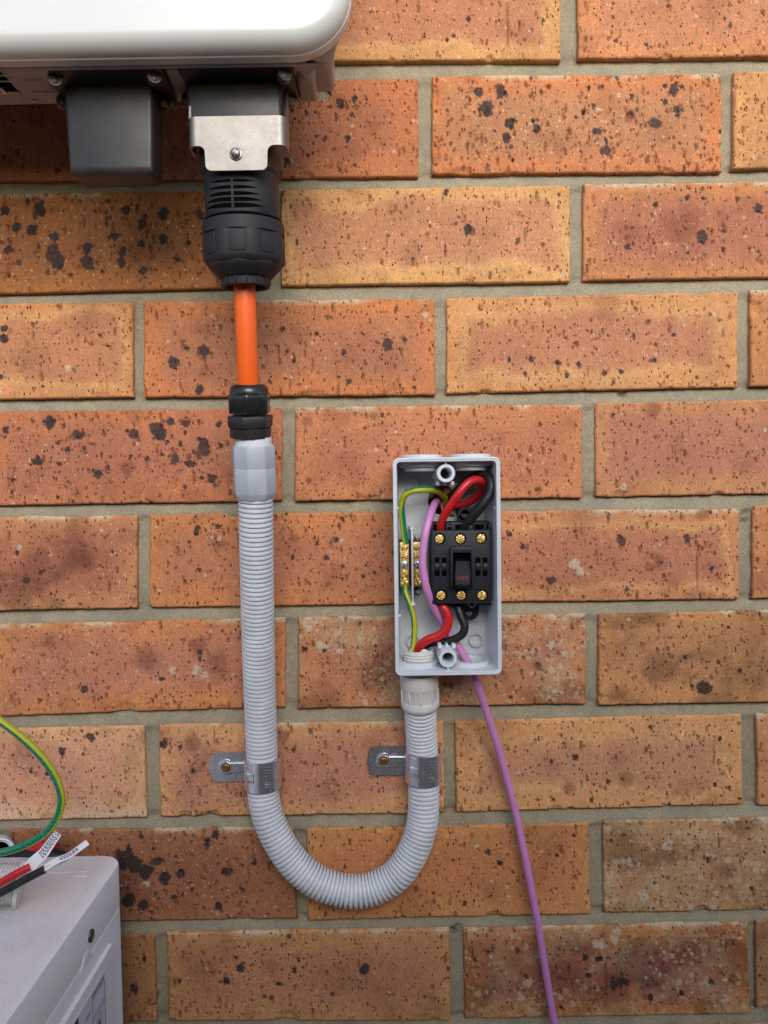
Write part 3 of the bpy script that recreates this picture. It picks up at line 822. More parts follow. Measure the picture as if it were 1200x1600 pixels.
# back mould features: ring bosses, faint knock-out circles, raised guides
def ring_boss(px, py, ro, ri, h=0.0018, d0=0.0052):
    g.lathe(P(px, py, d0), UN, [(ro, -0.001), (ro, h * 0.8), (ro - 0.0003, h), (ri + 0.0003, h), (ri, h * 0.8), (ri, 0.0002), (0.0, 0.0002)], 32)
ring_boss(643, 757, S(11.5, .01), S(8.8, .01), 0.003)
ring_boss(743, 999, S(11.5, .01), S(8.5, .01), 0.003)
ring_boss(645, 1001, S(11.5, .01), S(8.5, .01), 0.003)
ring_boss(740, 762, S(14, .01), S(10, .01), 0.0016)
ring_boss(700, 977, S(28, .01), S(26.5, .01), 0.0010)
g.lathe(P(692, 782, 0.0052), UN, [(hr + 0.0014, -0.0008), (hr + 0.0014, 0.0009), (hr + 0.0004, 0.0009), (hr + 0.0004, -0.0008)], 40, closed=True)
g.lathe(P(650, 792, 0.0052), UN, [(0.003, -0.001), (0.003, 0.0004), (0.0026, 0.0004), (0.0026, 0.0001), (0, 0.0001)], 24)
g.build('housing', M['grey'], box)
# spigot bosses through the top and bottom walls
for px, py, name in ((661, 716, 't'), (741, 715, 't'), (655, 1055, 'b'), (739, 1054, 'b')):
    gg = Geo()
    c = P(px, py, 0.0285); c = Vector((c.x, -0.0285, 0)); base = boxpt(0, (bh / 2 if name == 't' else -bh / 2), 0)
    q = P(px, py, DF); along = (q - Vector((bx_c.x, 0, bx_c.z))).dot(ux)
    base = boxpt(along, (bh / 2 if name == 't' else -bh / 2), 0.030)
    sgn = -1 if name == 't' else 1
    if name == 't':
        gg.lathe(base, uz * sgn, [(0.0, -0.0028), (0.0148, -0.0028), (0.0156, -0.0020), (0.0156, 0.0002)], 40)
        gg.lathe(base, uz * sgn, [(0.0165, 0.0018), (0.0165, 0.0056), (0.0160, 0.0062), (0.0128, 0.0062), (0.0128, 0.0088), (0.0123, 0.0094), (0.0, 0.0094)], 40)
    elif px < 700:
        gg.lathe(base, uz * sgn, [(0.0163, 0.0015), (0.0163, 0.0060), (0.0158, 0.0064), (0.0120, 0.0064), (0.0120, 0.002)], 40)
        gg.box(base + uz * 0.0035 + UN * 0.0165, (0.008, 0.0012, 0.003), 0.0004, rot=R3)
    else:
        gg.lathe(base, uz * sgn, [(0.0160, 0.0015), (0.0160, 0.0060), (0.0155, 0.0064), (0.0122, 0.0064), (0.0120, 0.0058), (0.0120, 0.0044), (0.0114, 0.0042), (0.0114, 0.0030), (0.0108, 0.0028), (0.0108, 0.0012), (0.0, 0.0012)], 40)
    gg.build('knockout', M['grey'], box)
# lid screw posts
for px, py, top in ((697, 739.5, True), (700, 1029, False)):
    gg = Geo()
    q = P(px, py, DF - 0.003); base = Vector((q.x, -0.005, q.z))
    L = DF - 0.003 - 0.005
    gg.lathe(base, UN, [(0.0074, 0), (0.0068, L - 0.001), (0.0064, L), (0.0044, L), (0.0040, L - 0.001), (0.0038, L - 0.044), (0.0, L - 0.044)], 40)
    s = -1 if top else 1
    for dx in (-0.0052, 0.0, 0.0052):
        gg.box(base + UN * (L * 0.42) + uz * (s * 0.0072) + ux * dx, (0.0028 if dx else 0.0018, L * 0.84, 0.0030), 0.0004, rot=R3)
    gg.box(base + UN * (L - 0.005) - uz * (s * 0.0082), (0.0010, 0.010, 0.0040), 0.0003, rot=R3)
    p_ = gg.build('screw_post', M['grey'], box)
# side-wall clips and the mounting screw in its boss
for px, py in ((773, 793.5), (775, 961)):
    Geo().box(P(px, py, 0.047) + ux * 0.0012, (0.0040, 0.004, 0.0022), 0.0006, rot=R3).build('lid_catch', M['grey'], box)
for px, py in ((620.5, 794), (624.0, 962), (619.5, 855)):
    Geo().box(P(px, py, 0.050), (0.0022, 0.003, 0.0022), 0.0006, rot=R3).build('lid_catch', M['grey'], box)
Geo().box(P(771, 948, 0.03), (0.0012, 0.04, 0.020), 0.0003, rot=R3).build('guide_rib', M['grey'], box)
# divider between the two terminal bars
gg = Geo()
a_, b_ = P(643.5, 826, 0.030), P(645.5, 944, 0.030)
mid = (a_ + b_) / 2; L = (a_ - b_).length
gg.box(Vector((mid.x, -0.0175, mid.z)), (0.0013, 0.025, L), 0.0003, rot=R3)
for q in (a_, b_): gg.lathe(Vector((q.x, -0.005, q.z)), UN, [(0.0017, 0), (0.0017, 0.0248), (0.0014, 0.0254), (0, 0.0254)], 20)
a_ = P(652, 838, 0.012); gg.lathe(Vector((a_.x, -0.005, a_.z)), UN, [(0.0018, 0), (0.0018, 0.009), (0.0014, 0.0094), (0, 0.0094)], 20)
gg.box(P(652, 845, 0.010), (0.0011, 0.008, 0.010), 0.0003, rot=R3)
a_ = P(652.5, 923, 0.012); gg.lathe(Vector((a_.x, -0.005, a_.z)), UN, [(0.0018, 0), (0.0018, 0.009), (0.0014, 0.0094), (0, 0.0094)], 20)
gg.build('divider_rib', M['grey'], box)
put('mounting_screw', screw_mesh('mounting_screw', 0.0042, 0.0014, M['brass'], kind='cross', seed=3), P(740, 764, 0.0056), box)

# ------------------------------------------------------------------ brass terminal bars
TS = [screw_mesh('terminal_screw', 0.0030, 0.0009, M['brass'], slot=(0.13, 0.80), dep=1.1, seed=s, lobes=0.9) for s in range(3)]
TSB = screw_mesh('silver_screw', 0.0029, 0.0012, M['brightscrew'], slot=(0.15, 0.8), dep=0.9, seed=9)
bar_px = 632.0
c0 = P(632, 882, 0.026)
bar = empty('terminal_bar', (c0.x, c0.y, P(632, 917, 0.026).z), 'brass terminal bar at the left side of the box with earth wires in both ends', 'terminal bar', 'brass terminal bars in the open box')
g = Geo(); hgt = S(70, 0.026); wid = S(14.5, 0.026)
g.box(c0 + Vector((0, 0.004, 0)), (wid, 0.008, hgt), 0.0006, rot=R3)
g.build('bar', M['brassbar'], bar)
g = Geo(); g.box(Vector((c0.x - 0.0008, -0.0105, c0.z)), (wid + 0.0035, 0.011, hgt + 0.0015), 0.0006, rot=R3); g.build('base', M['black'], bar)
for k_, py in enumerate((855, 868.5, 882, 895.5, 908.5)):
    put('silver_screw' if k_ == 2 else 'terminal_screw', TSB if k_ == 2 else TS[k_ % 3], P(632 + (py - 882) * 0.012, py, 0.0262), bar, (0, k_ * 1.3, 0))
bar2 = bar.copy(); sc.collection.objects.link(bar2)
bar2.location = Vector(bar.location) + (P(652.6, 882, 0.026) - c0)
bar2['label'] = 'brass terminal bar close beside the pink wire, with no wires clamped in it'
for ch in list(bar.children):
    c = ch.copy(); sc.collection.objects.link(c); c.parent = bar2

# ------------------------------------------------------------------ isolator switch
sw = empty('isolator_switch', P(722, 948, 0.006), 'black three pole isolator switch with brass screws mounted inside the open grey box', 'switch')
DS = 0.044
def face(px, py, d=DS): return P(px, py, d)
def slab(x0, y0, x1, y1, d0, d1, bev=0.0008, g=None, m=0, rot=True):
    """box whose front face spans the given photo pixels at depth d1 and whose back is at depth d0"""
    g = g or Geo(); a = P(x0, y0, d1); b = P(x1, y1, d1); c = (a + b) / 2
    g.box(Vector((c.x, -(d0 + d1) / 2, c.z)), (abs((b - a).dot(ux)), d1 - d0, abs((b - a).dot(uz))), bev, m, R3 if rot else None); return g
g = slab(673.5, 829, 768.5, 943, 0.022, DS, 0.0012)
slab(672, 816, 769, 946, 0.007, 0.030, 0.0012, g)
# terminal shroud walls above the body
for x0, x1 in ((672, 677), (697, 701), (731, 737), (763, 768)): slab(x0, 818, x1, 830, 0.02, DS - 0.004, 0.0004, g)
slab(696, 820, 709, 830, 0.02, DS - 0.002, 0.0012, g); slab(731, 820, 739.5, 830, 0.02, DS - 0.001, 0.0012, g)
slab(697, 945, 710, 950, 0.015, 0.036, 0.0005, g)
body = g.build('body', M['switch'], sw)
g = Geo()
for (x, y) in ((702.5, 825.5), (751, 823)): slab(x - 3, y - 2.5, x + 3, y + 2, 0.02, DS - 0.0018, 0.0003, g)
for x0 in (677.5, 711, 741): slab(x0, 819.5, x0 + 15, 828.5, 0.024, 0.0302, 0.0003, g)
g.build('wire_entry', M['hole'], sw)
# pierced lugs
for (px, py, r, d0, d1, nm) in ((737.5, 944.5, 6, 0.03, DS - 0.001, 'lug'), (727, 803, 12, 0.009, 0.020, 'mounting_lug')):
    g = Geo(); c = P(px, py, d1); ro = S(r, d1)
    g.lathe(Vector((c.x, -d0, c.z)), UN, [(ro, 0), (ro, d1 - d0 - 0.0004), (ro - 0.0004, d1 - d0), (ro * 0.58, d1 - d0), (ro * 0.52, d1 - d0 - 0.0006), (ro * 0.5, 0.001), (0, 0.001)], 32)
    if nm == 'mounting_lug': slab(716, 803, 738, 818, d0, d1, 0.0008, g)
    g.build(nm, M['switch'], sw)
g = Geo(); c = P(734.5, 956, 0.018); g.lathe(Vector((c.x, -0.006, c.z)), UN, [(S(13.5, .018), 0), (S(13.5, .018), 0.0116), (S(13, .018), 0.012), (0.0035, 0.012), (0.0034, 0.009), (0, 0.009)], 36)
slab(716, 944, 749, 956, 0.006, 0.0178, 0.0006, g)
foot = g.build('mounting_foot', M['switch'], sw)
put('foot_screw', screw_mesh('foot_screw', 0.0032, 0.0013, M['screw'], seed=5), P(732.5, 957, 0.0155), foot)
# switch terminal screws in dark recesses
BS = [screw_mesh('brass_screw', 0.0034, 0.0010, M['brass'], slot=(0.14, 0.78), dep=1.1, seed=s + 20, lobes=0.85) for s in range(3)]
for i, (px, py) in enumerate(((686.5, 842, ), (719, 842), (751.5, 841), (689, 930), (720.5, 930), (753, 930))):
    g = Geo(); c = P(px + 0.6, py - 0.3, DS)
    g.lathe(c + Vector((0, 0.0002, 0)), UN, [(0.0042, 0), (0.0042, 0.0003), (0.0039, 0.0006), (0.0037, 0.0003), (0, 0.0003)], 36)
    ho = g.build('screw_recess', M['hole'], sw)
    put('terminal_screw', BS[i % 3], P(px, py, DS + 0.0002), ho, (0, i * 0.9, 0))
# finger slots either side with round drums in them
for x0, x1 in ((679, 687), (690, 698), (742.5, 751), (754, 762)):
    g = Geo(); a = P(x0, 871, DS); b = P(x1, 900, DS); c = (a + b) / 2
    g.box(c + Vector((0, 0.0001, 0)), (abs(b.x - a.x), 0.0007, abs(a.z - b.z)), 0.0002, 0, R3)
    so = g.build('vent_slot', M['hole'], sw)
    g = Geo(); w_ = abs(b.x - a.x)
    prof = [(0.0, 0), (0.0040, 0), (0.0044, 0.0004), (0.0044, w_ * 0.86), (0.0040, w_ * 0.9), (0, w_ * 0.9)]
    g.lathe(Vector((a.x + w_ * 0.05, -(DS - 0.0030), c.z)), ux, prof, 36)
    g.build('drum', M['switch'], so)
# lever surround and lever
g = Geo()
DT = DS + 0.0075
slab(703.5, 856, 708.5, 917, DS - 0.001, DT, 0.0009, g); slab(736, 856, 740.5, 917, DS - 0.001, DT, 0.0009, g)
slab(703.8, 854.5, 740.2, 864, DS - 0.001, DT - 0.0004, 0.0010, g)
g.build('lever_surround', M['switch'], sw)
g = Geo(); slab(708.0, 864, 736.5, 918, DS - 0.0009, DS + 0.0004, 0.0001, g); g.build('lever_well', M['hole'], sw)
g = Geo()
a = P(711, 876, DS + 0.001); b = P(735, 876, DS + 0.001); c_ = P(711, 914, DT + 0.004); d_ = P(735, 914, DT + 0.004)
c2 = P(711, 919, DT + 0.002); d2 = P(735, 919, DT + 0.002)
v = [a, b, d_, c_, c2, d2] + [Vector((q.x, -DS, q.z)) for q in (a, b, d2, c2)]
g.add(v, [(0, 1, 2, 3), (3, 2, 5, 4), (0, 3, 4, 9, 6), (1, 7, 8, 5, 2), (4, 5, 8, 9), (0, 6, 7, 1)])
M['lever'] = mat('lever_plastic', (0.010, 0.010, 0.013), 0.4, spec=0.2)
lev = g.build('lever', M['lever'], sw, smooth=20)
bmm = bmesh.new(); bmm.from_mesh(lev.data); bmesh.ops.bevel(bmm, geom=bmm.edges[:], offset=0.0005, segments=2, affect='EDGES'); bmm.to_mesh(lev.data); bmm.free()
up = ((a + b) / 2 - (c_ + d_) / 2).normalized()
org = (c_ + d_) / 2 + up * 0.0052 + ux.cross(up) * 0.0002
tv, tf = text_geo('OFF', 0.0046, org, ux, up)
g = Geo().add(tv, tf); g.build('lettering', M['redink'], lev, smooth=None)

# ------------------------------------------------------------------ wires inside the box
gy = [M['green'], M['yellow']]
def half(c0, w=0.5): return lambda u, q: 1 if ((u - c0) % 1.0) < w else 0
BG = 'single core wires inside the open box'
wire('earth_wire', [(634, 850, .0255), (632, 836, .026), (629, 812, .028), (627.5, 790, .031), (632, 775, .035), (643, 767.5, .038), (660, 765, .038), (676, 765.5, .034), (688, 770, .026), (695, 778, .016), (694, 790, .002), (692, 792, -.02)], 0.0024, gy,
     'green and yellow earth wire looping over the top left inside the open box', 'wire', BG, lambda u, q: 1 if abs(((u - 0.74 - 0.28 * min(1.0, max(0.0, (q - 0.024) / 0.02)) + 0.5) % 1.0) - 0.5) < 0.20 else 0, n=32)
wire('earth_wire', [(632, 912, .0245), (633, 925, .0255), (639, 941, .027), (645, 958, .028), (647.5, 978, .028), (647, 998, .028), (645.5, 1015, .029), (645, 1040, .030)], 0.0022, gy,
     'green and yellow earth wire running down from the brass bar to the bottom conduit entry', 'wire', BG, lambda u, q: 1 if abs(((u - 0.80 - q * 2.2 + 0.5) % 1.0) - 0.5) < 0.19 else 0, n=32)
wire('red_wire', [(694, 795, -.02), (700, 790, .004), (712, 790, .012), (727, 787, .017), (743, 778, .023), (753, 765, .031), (753, 754, .039), (744, 750, .046), (731, 755, .050), (717, 771, .051), (705, 788, .049), (695, 804, .046), (689, 818, .042), (687.5, 834, .036)], 0.0031, M['red'],
     'red wire looping from the round hole into the top of the black switch', 'wire', BG)
wire('red_wire', [(688, 940, .032), (692, 947, .037), (699, 960, .038), (700.5, 972, .038), (695, 986, .038), (684, 994, .037), (670, 999, .036), (659, 1006, .034), (653.5, 1016, .031), (652, 1040, .029)], 0.0034, M['red'],
     'red wire bending from under the black switch to the bottom conduit entry', 'wire', BG)
wire('black_wire', [(690, 785, -.02), (697, 786, .004), (706, 776, .014), (721, 762, .020), (738, 748, .027), (752, 741.5, .034), (763, 745, .041), (767.5, 757, .045), (764, 773, .046), (753.5, 789, .046), (741, 804, .044), (730, 818, .040), (722, 832, .034)], 0.0037, M['blackwire'],
     'black wire arching through the top right inside the open box', 'wire', BG)
wire('black_wire', [(714, 938, .030), (716, 950, .034), (721, 965, .036), (726, 978, .037), (723, 990, .037), (712, 998, .036), (697, 1003, .034), (681, 1003.5, .031), (668, 1006, .029), (661, 1013, .028), (660, 1040, .027)], 0.0031, M['blackwire'],
     'black wire curving from under the black switch to the bottom conduit entry', 'wire', BG)
wire('pink_cable', [(688, 790, -.02), (686, 783, .004), (680, 786, .022), (673, 803, .040), (666, 828, .046), (661.5, 855, .047), (660.5, 882, .047), (664, 908, .046), (670, 930, .043), (680, 953, .036), (692, 974, .030), (706, 996, .029), (719, 1015, .029), (730, 1033, .029), (738, 1050, .029), (745, 1068, .028),
      (762, 1118, .020), (786, 1195, .012), (807, 1275, .010), (823, 1352, .012), (839, 1435, .012), (853, 1520, .010), (866, 1598, .010), (884, 1700, .010), (900, 1800, .012)], 0.0029, M['pink'],
     'pink cable passing through the open box and hanging down the bricks below', 'cable')
# loose strands and the cable seal round the hole
g = Geo()
for pts, r in (([(641, 1030, .03), (636, 1018, .034), (630, 1008, .038)], 0.0003), ([(643, 1030, .03), (640, 1020, .036), (643, 1014, .037)], 0.0005), ([(657, 1022, .034), (662, 1017, .036), (668, 1020, .035), (670, 1030, .03)], 0.0013), ([(668, 1024, .03), (672, 1016, .032)], 0.0004)):
    v, f, mi, uv = tube([P(*p) for p in pts], r, 0.0006, 8); g.add(v, f, 0)
o = g.build('cable_filler', M['paper'], None, P(655, 1030, 0.03)); props(o, 'white cable filler strands poking out of the bottom conduit entry', 'filler strands')
g = Geo()
v, f, mi, uv = tube([P(700, 775, .003), P(699, 788, .010), P(704, 800, .012), P(708, 806, .004)], 0.0011, 0.0008, 10); g.add(v, f, 0)
v, f, mi, uv = tube([P(694, 772, .003), P(690, 785, .010), P(692, 798, .010), P(700, 806, .003)], 0.0009, 0.0008, 10); g.add(v, f, 0)
M['sheathend'] = mat('sheath_end', (0.55, 0.20, 0.10), 0.5)
o = g.build('sheath_end', M['sheathend'], None, P(698, 800, 0.005)); props(o, 'orange brown cut cable sheath inside the round hole at the back of the box', 'cable end')

# ------------------------------------------------------------------ conduit with its fittings
cond = empty('flexible_conduit', P(558, 1419, 0.013), 'pale grey corrugated conduit bent in a U between the black gland and the open box', 'conduit')
path = [(399.5, 776, .056), (400, 820, .052), (401.5, 900, .043), (403, 980, .033), (405, 1060, .023), (407.5, 1130, .016), (409.5, 1185, .0135), (411.5, 1240, .0135), (420, 1280, .0145), (438, 1318, .016), (462, 1351, .0175), (494, 1377, .019), (527, 1389.5, .019), (558, 1393, .019), (589, 1386, .018), (621, 1366, .017), (645, 1331, .0155), (659, 1289, .014), (662, 1247, .0135), (661, 1200, .0135), (659, 1160, .0165), (657.5, 1130, .021), (656.5, 1098, .027)]
R0 = 0.01245; PITCH = 0.00345
def rib(q, L):
    ph = (q / PITCH) % 1.0
    x = abs(ph - 0.5) * 2            # 0 crest centre .. 1 groove centre
    if x < 0.60: return R0 - 0.00010 * (x / 0.60) ** 2
    if x < 0.74: return R0 - 0.00010 - 0.0019 * ((x - 0.60) / 0.12) ** 1.2 if x < 0.72 else R0 - 0.0022
    return R0 - 0.0022
v, f, mi, uv = tube([P(*p) for p in path], R0, PITCH / 14, 56, rfun=rib)
mk('corrugated_tube', v, f, M['conduit'], mi, cond, None, 50, uv)
def octo(nn, amt, ph=0.0):
    """flattened polygon radius factor for an n-sided nut with rounded corners"""
    def sh(a):
        t = ((a + ph) % (2 * math.pi / nn)) - math.pi / nn
        return min(1.0, math.cos(math.pi / nn) / math.cos(t) * (1 + amt))
    return sh
# bottom fitting into the box
p0, p1 = P(656.8, 1104, .0265), P(654.5, 1050, .030)
ax = (p1 - p0).normalized(); L = (p1 - p0).length
g = Geo(); r = S(30.5, .028)
g.lathe(p0, ax, [(r * 0.84, -0.0008), (r * 0.90, -0.001), (r * 0.99, 0.0010), (r, 0.002), (r, 0.0056), (r * 0.985, 0.0062)], 64)
g.lathe(p0, ax, [(r * 0.985, 0.0062), (r * 0.97, 0.0064), (r * 0.97, 0.0160), (r * 0.985, 0.0164)], 96, shape=octo(8, 0.045, 0.2))
for kk in range(8):
    a = kk * math.pi / 4 + 0.45
g.lathe(p0, ax, [(r * 0.985, 0.0164), (r, 0.0170), (r, L - 0.001), (r * 0.98, L), (0.0, L)], 64)
u_ = ax.orthogonal().normalized(); w_ = ax.cross(u_)
for kk in range(10):
    a = kk * 2 * math.pi / 10 + 0.15; dirv = u_ * math.cos(a) + w_ * math.sin(a)
    g.box(p0 + ax * 0.0112 + dirv * (r * 0.968), (0.0010, 0.0016, 0.0106), 0.0003, rot=Matrix((ax.cross(dirv), dirv, ax)).transposed())
adp = g.build('conduit_adaptor', M['palegrey'], cond)
g = Geo(); q0 = P(654.5, 1052, .030); prof = [(0.0108, 0)]
for kk in range(6):
    h = 0.004 + kk * 0.0022; prof += [(0.0112, h), (0.0119, h + 0.0007), (0.0119, h + 0.0012), (0.0112, h + 0.0019)]
prof += [(0.0112, 0.0178), (0.0108, 0.0182), (0.0098, 0.0182), (0.0096, 0.017), (0.0096, 0.008), (0, 0.008)]
g.lathe(q0, uz, prof, 56)
g.build('thread', M['palegrey'], adp)
# top coupling
dT = .060
p0, p1 = P(398.8, 779, .0565), P(395.5, 690, .063)
ax = (p1 - p0).normalized(); L = (p1 - p0).length; r = S(34.0, dT)
hh = lambda y: (779 - y) / 89.0 * L
g = Geo()
g.lathe(p0, ax, [(r * 0.80, 0.000), (r * 0.86, 0.0004), (r * 0.98, hh(770)), (r, hh(768)), (r, hh(731)), (r * 0.985, hh(729.5))], 96, shape=octo(8, 0.010, 0.1))
g.lathe(p0, ax, [(r * 0.985, hh(729.5)), (r * 1.0, hh(728)), (r * 1.0, hh(699)), (r * 0.95, hh(695)), (r * 0.86, hh(694.5)), (r * 0.86, hh(697))], 96, shape=octo(8, 0.010, 0.1))
for kk in range(8):
    pass
coup = g.build('coupling', M['coupling'], cond)
g = Geo(); g.lathe(p0, ax, [(r * 0.84, hh(699)), (r * 0.83, hh(683)), (r * 0.80, hh(680))], 56); g.build('spigot', M['conduit'], cond)
# black compression gland
p0, p1 = P(392.0, 684, .0635), P(388.6, 598, .071)
ax = (p1 - p0).normalized(); L = (p1 - p0).length; r = S(34.0, .067)
hh = lambda y: (684 - y) / 86.0 * L
g = Geo()
g.lathe(p0, ax, [(r * 0.80, 0), (r * 0.93, 0.0004), (r * 0.95, hh(680)), (r * 0.95, hh(668)), (r * 0.86, hh(667))], 48, shape=octo(12, 0.01))
g.lathe(p0, ax, [(r * 0.86, hh(667)), (r * 0.99, hh(666.5)), (r * 1.03, hh(664)), (r * 1.03, hh(651)), (r * 1.0, hh(649)), (r * 0.8, hh(648.6))], 96, shape=octo(6, 0.03, 0.45))
g.lathe(p0, ax, [(r * 0.76, hh(650)), (r * 0.76, hh(644))], 40)
g.build('gland_body', M['black'], cond)
g = Geo()
g.lathe(p0, ax, [(r * 0.76, hh(645)), (r * 0.95, hh(645)), (r * 0.99, hh(643)), (r * 0.99, hh(618)), (r * 0.96, hh(615.5)), (r * 0.90, hh(614.5))], 96, shape=octo(6, 0.035, 0.25))
g.lathe(p0, ax, [(r * 0.90, hh(614.8)), (r * 0.885, hh(609)), (r * 0.82, hh(603.5)), (r * 0.70, hh(600.5)), (r * 0.56, hh(600.2)), (r * 0.50, hh(602)), (r * 0.48, hh(606)), (0, hh(607))], 56)
M['gloss'] = grime(mat('glossy_black', (0.012, 0.012, 0.013), 0.20), (0.012, 0.012, 0.013), (0.03, 0.03, 0.03), 0.5, 200, 0.06, 1500)
g.build('gland_nut', M['gloss'], cond)

# orange cable
wire('orange_cable', [(380.4, 425, .083), (381.6, 442, .0825), (383.2, 480, .081), (385, 530, .078), (387, 580, .0735), (388.6, 620, .069)], S(16.6, .083), M['orange'],
     'orange sheathed cable hanging from the black connector into the black gland', 'cable', step=0.002, n=36)

# ------------------------------------------------------------------ conduit saddles
def saddle_mesh(cx, y, label):
    """built at world points round the tube; half saddle: strap over the tube, pressed tab on the left"""
    c = P(cx, y, 0.0135); W = S(47, 0.013); r = 0.01335; r2 = r + 0.0009
    root = empty('conduit_saddle', Vector((c.x, 0, c.z - W / 2)), label, 'pipe saddle', 'galvanised saddles holding the conduit')
    g = Geo(); v = []; f = []
    prof = []
    # strap section in the x-d plane: flat under the left foot, up and over, down behind on the right
    tabL = S(60, 0.002) ; half_l = r2
    sec = []
    sec.append((-r2 - tabL + 0.0005, 0.0022)); sec.append((-r2 - 0.0022, 0.0022)); sec.append((-r2 - 0.0008, 0.0028)); sec.append((-r2 - 0.0001, 0.0045)); sec.append((-r2, 0.0090))
    for kk in range(0, 25):
        a = math.pi - math.pi * kk / 24
        sec.append((r2 * math.cos(a), 0.0135 + r2 * math.sin(a)))
    sec += [(r2, 0.0075), (r2, 0.0022)]
    strap = sec[3:]
    nW = 14
    def sheet(section, zs, th):
        vv = []; ff = []
        m = len(section)
        nrm = []
        for i in range(m):
            a_ = section[max(0, i - 1)]; b_ = section[min(m - 1, i + 1)]
            t = Vector((b_[0] - a_[0], b_[1] - a_[1])).normalized(); nrm.append((-t.y, t.x))
        for side in (0, 1):
            for j, z in enumerate(zs):
                for i, (x, d) in enumerate(section):
                    s_ = -th * side
                    emb = 0.0
                    if side == 0:
                        # pressed dimple and embossed ticks on the strap
                        ang = math.atan2(d - 0.0135, x)
                        if 1.9 < ang < 2.6 and abs(z) < 0.0036: emb = 0.0007 * (1 - (abs(z) / 0.0036) ** 4)
                        if 0.95 < ang < 1.35 and (int((z + 1) * 1000 / 1.15) % 2 == 0) and abs(z) < 0.0088: emb = 0.00022
                    vv.append(Vector((c.x + x + nrm[i][0] * (s_ + emb), -(d + nrm[i][1] * (s_ + emb)), c.z + z)))
        nz = len(zs)
        def I(side, j, i): return side * nz * m + j * m + i
        for j in range(nz - 1):
            for i in range(m - 1):
                ff.append((I(0, j, i), I(0, j, i + 1), I(0, j + 1, i + 1), I(0, j + 1, i)))
                ff.append((I(1, j, i), I(1, j + 1, i), I(1, j + 1, i + 1), I(1, j, i + 1)))
        for i in range(m - 1):
            ff.append((I(0, 0, i), I(1, 0, i), I(1, 0, i + 1), I(0, 0, i + 1)))
            ff.append((I(0, nz - 1, i), I(0, nz - 1, i + 1), I(1, nz - 1, i + 1), I(1, nz - 1, i)))
        for j in range(nz - 1):
            ff.append((I(0, j, m - 1), I(1, j, m - 1), I(1, j + 1, m - 1), I(0, j + 1, m - 1)))
        return vv, ff
    # refine the strap section
    fine = []
    for i in range(len(strap) - 1):
        for t in range(3): fine.append((seg(strap[i][0], strap[i + 1][0], t / 3), seg(strap[i][1], strap[i + 1][1], t / 3)))
    fine.append(strap[-1])
    vv, ff = sheet(fine, [(-0.5 + j / 40) * W for j in range(41)], 0.0009)
    g.add(vv, ff)
    g.build('strap', M['zinc'], root, smooth=28)
    # tab: height field with a pressed keyhole ridge and a curved end
    g = Geo(); nx, nz = 64, 48; x1 = -r2 + 0.0003; x0 = x1 - tabL
    H = 0.5 * S(47, 0.002)
    sx, sz = x0 + tabL * 0.44, 0.0
    vv = []; ff = []
    for side in (0, 1):
        for j in range(nz + 1):
            zz = (-1 + 2 * j / nz)
            for i in range(nx + 1):
                t = i / nx
                left = x0 + 0.0032 * (zz ** 2) * 1.0 + (0.0015 if abs(zz) > 0.93 else 0)
                x = left + (x1 - left) * t; z = zz * H
                d = math.hypot(x - sx, z)
                rg = lambda q, a_, b_: max(0.0, min(1.0, (a_ - q) / (a_ - b_)))
                h = 0.0020 * rg(d, 0.0062, 0.0050)
                if x > sx: h = max(h, 0.0019 * rg(abs(z), 0.0048, 0.0038))
                if d < 0.0037: h = 0.0020 - 0.0012 * rg(d, 0.0040, 0.0032)
                vv.append(Vector((c.x + x, -(0.0022 + h) + (0.0010 if side else 0), c.z + z)))
    def I(s_, j, i): return s_ * (nx + 1) * (nz + 1) + j * (nx + 1) + i
    for j in range(nz):
        for i in range(nx):
            ff.append((I(0, j, i), I(0, j, i + 1), I(0, j + 1, i + 1), I(0, j + 1, i))); ff.append((I(1, j, i), I(1, j + 1, i), I(1, j + 1, i + 1), I(1, j, i + 1)))
    for i in range(nx):
        ff.append((I(0, 0, i), I(1, 0, i), I(1, 0, i + 1), I(0, 0, i + 1))); ff.append((I(0, nz, i), I(0, nz, i + 1), I(1, nz, i + 1), I(1, nz, i)))
    for j in range(nz):
        ff.append((I(0, j, 0), I(0, j + 1, 0), I(1, j + 1, 0), I(1, j, 0)))
    g.add(vv, ff); g.build('tab', M['zinc'], root, smooth=28)
    put('screw', screw_mesh('saddle_screw', 0.0034, 0.0016, M['bronze'], slot=(0.16, 0.72), dep=0.9, seed=31), Vector((c.x + sx, -0.0028, c.z)), root, (0, 0.5, 0))
    return root
s1 = saddle_mesh(410.3, 1206, 'galvanised saddle with brass screw clamping the left leg of the conduit')
s2 = s1.copy(); sc.collection.objects.link(s2)
s2.location = Vector(s1.location) + (P(661.3, 1197, 0.0135) - P(410.3, 1206, 0.0135))
s2.rotation_euler = (0, math.radians(1.0), 0)
s2['label'] = 'galvanised saddle with brass screw clamping the right leg of the conduit below the open box'
for ch in list(s1.children):
    c = ch.copy(); sc.collection.objects.link(c); c.parent = s2

# ------------------------------------------------------------------ wall inverter above
def onz(px, py, z):
    q = RC.T @ np.array([(px - 600.0) / F, (py - 800.0) / F, 1.0])
    return Vector(CAM + (z - CAM[2]) / q[2] * q)

def proj(p):
    q = RC @ (np.array(p) - CAM); return 600 + F * q[0] / q[2], 800 + F * q[1] / q[2]

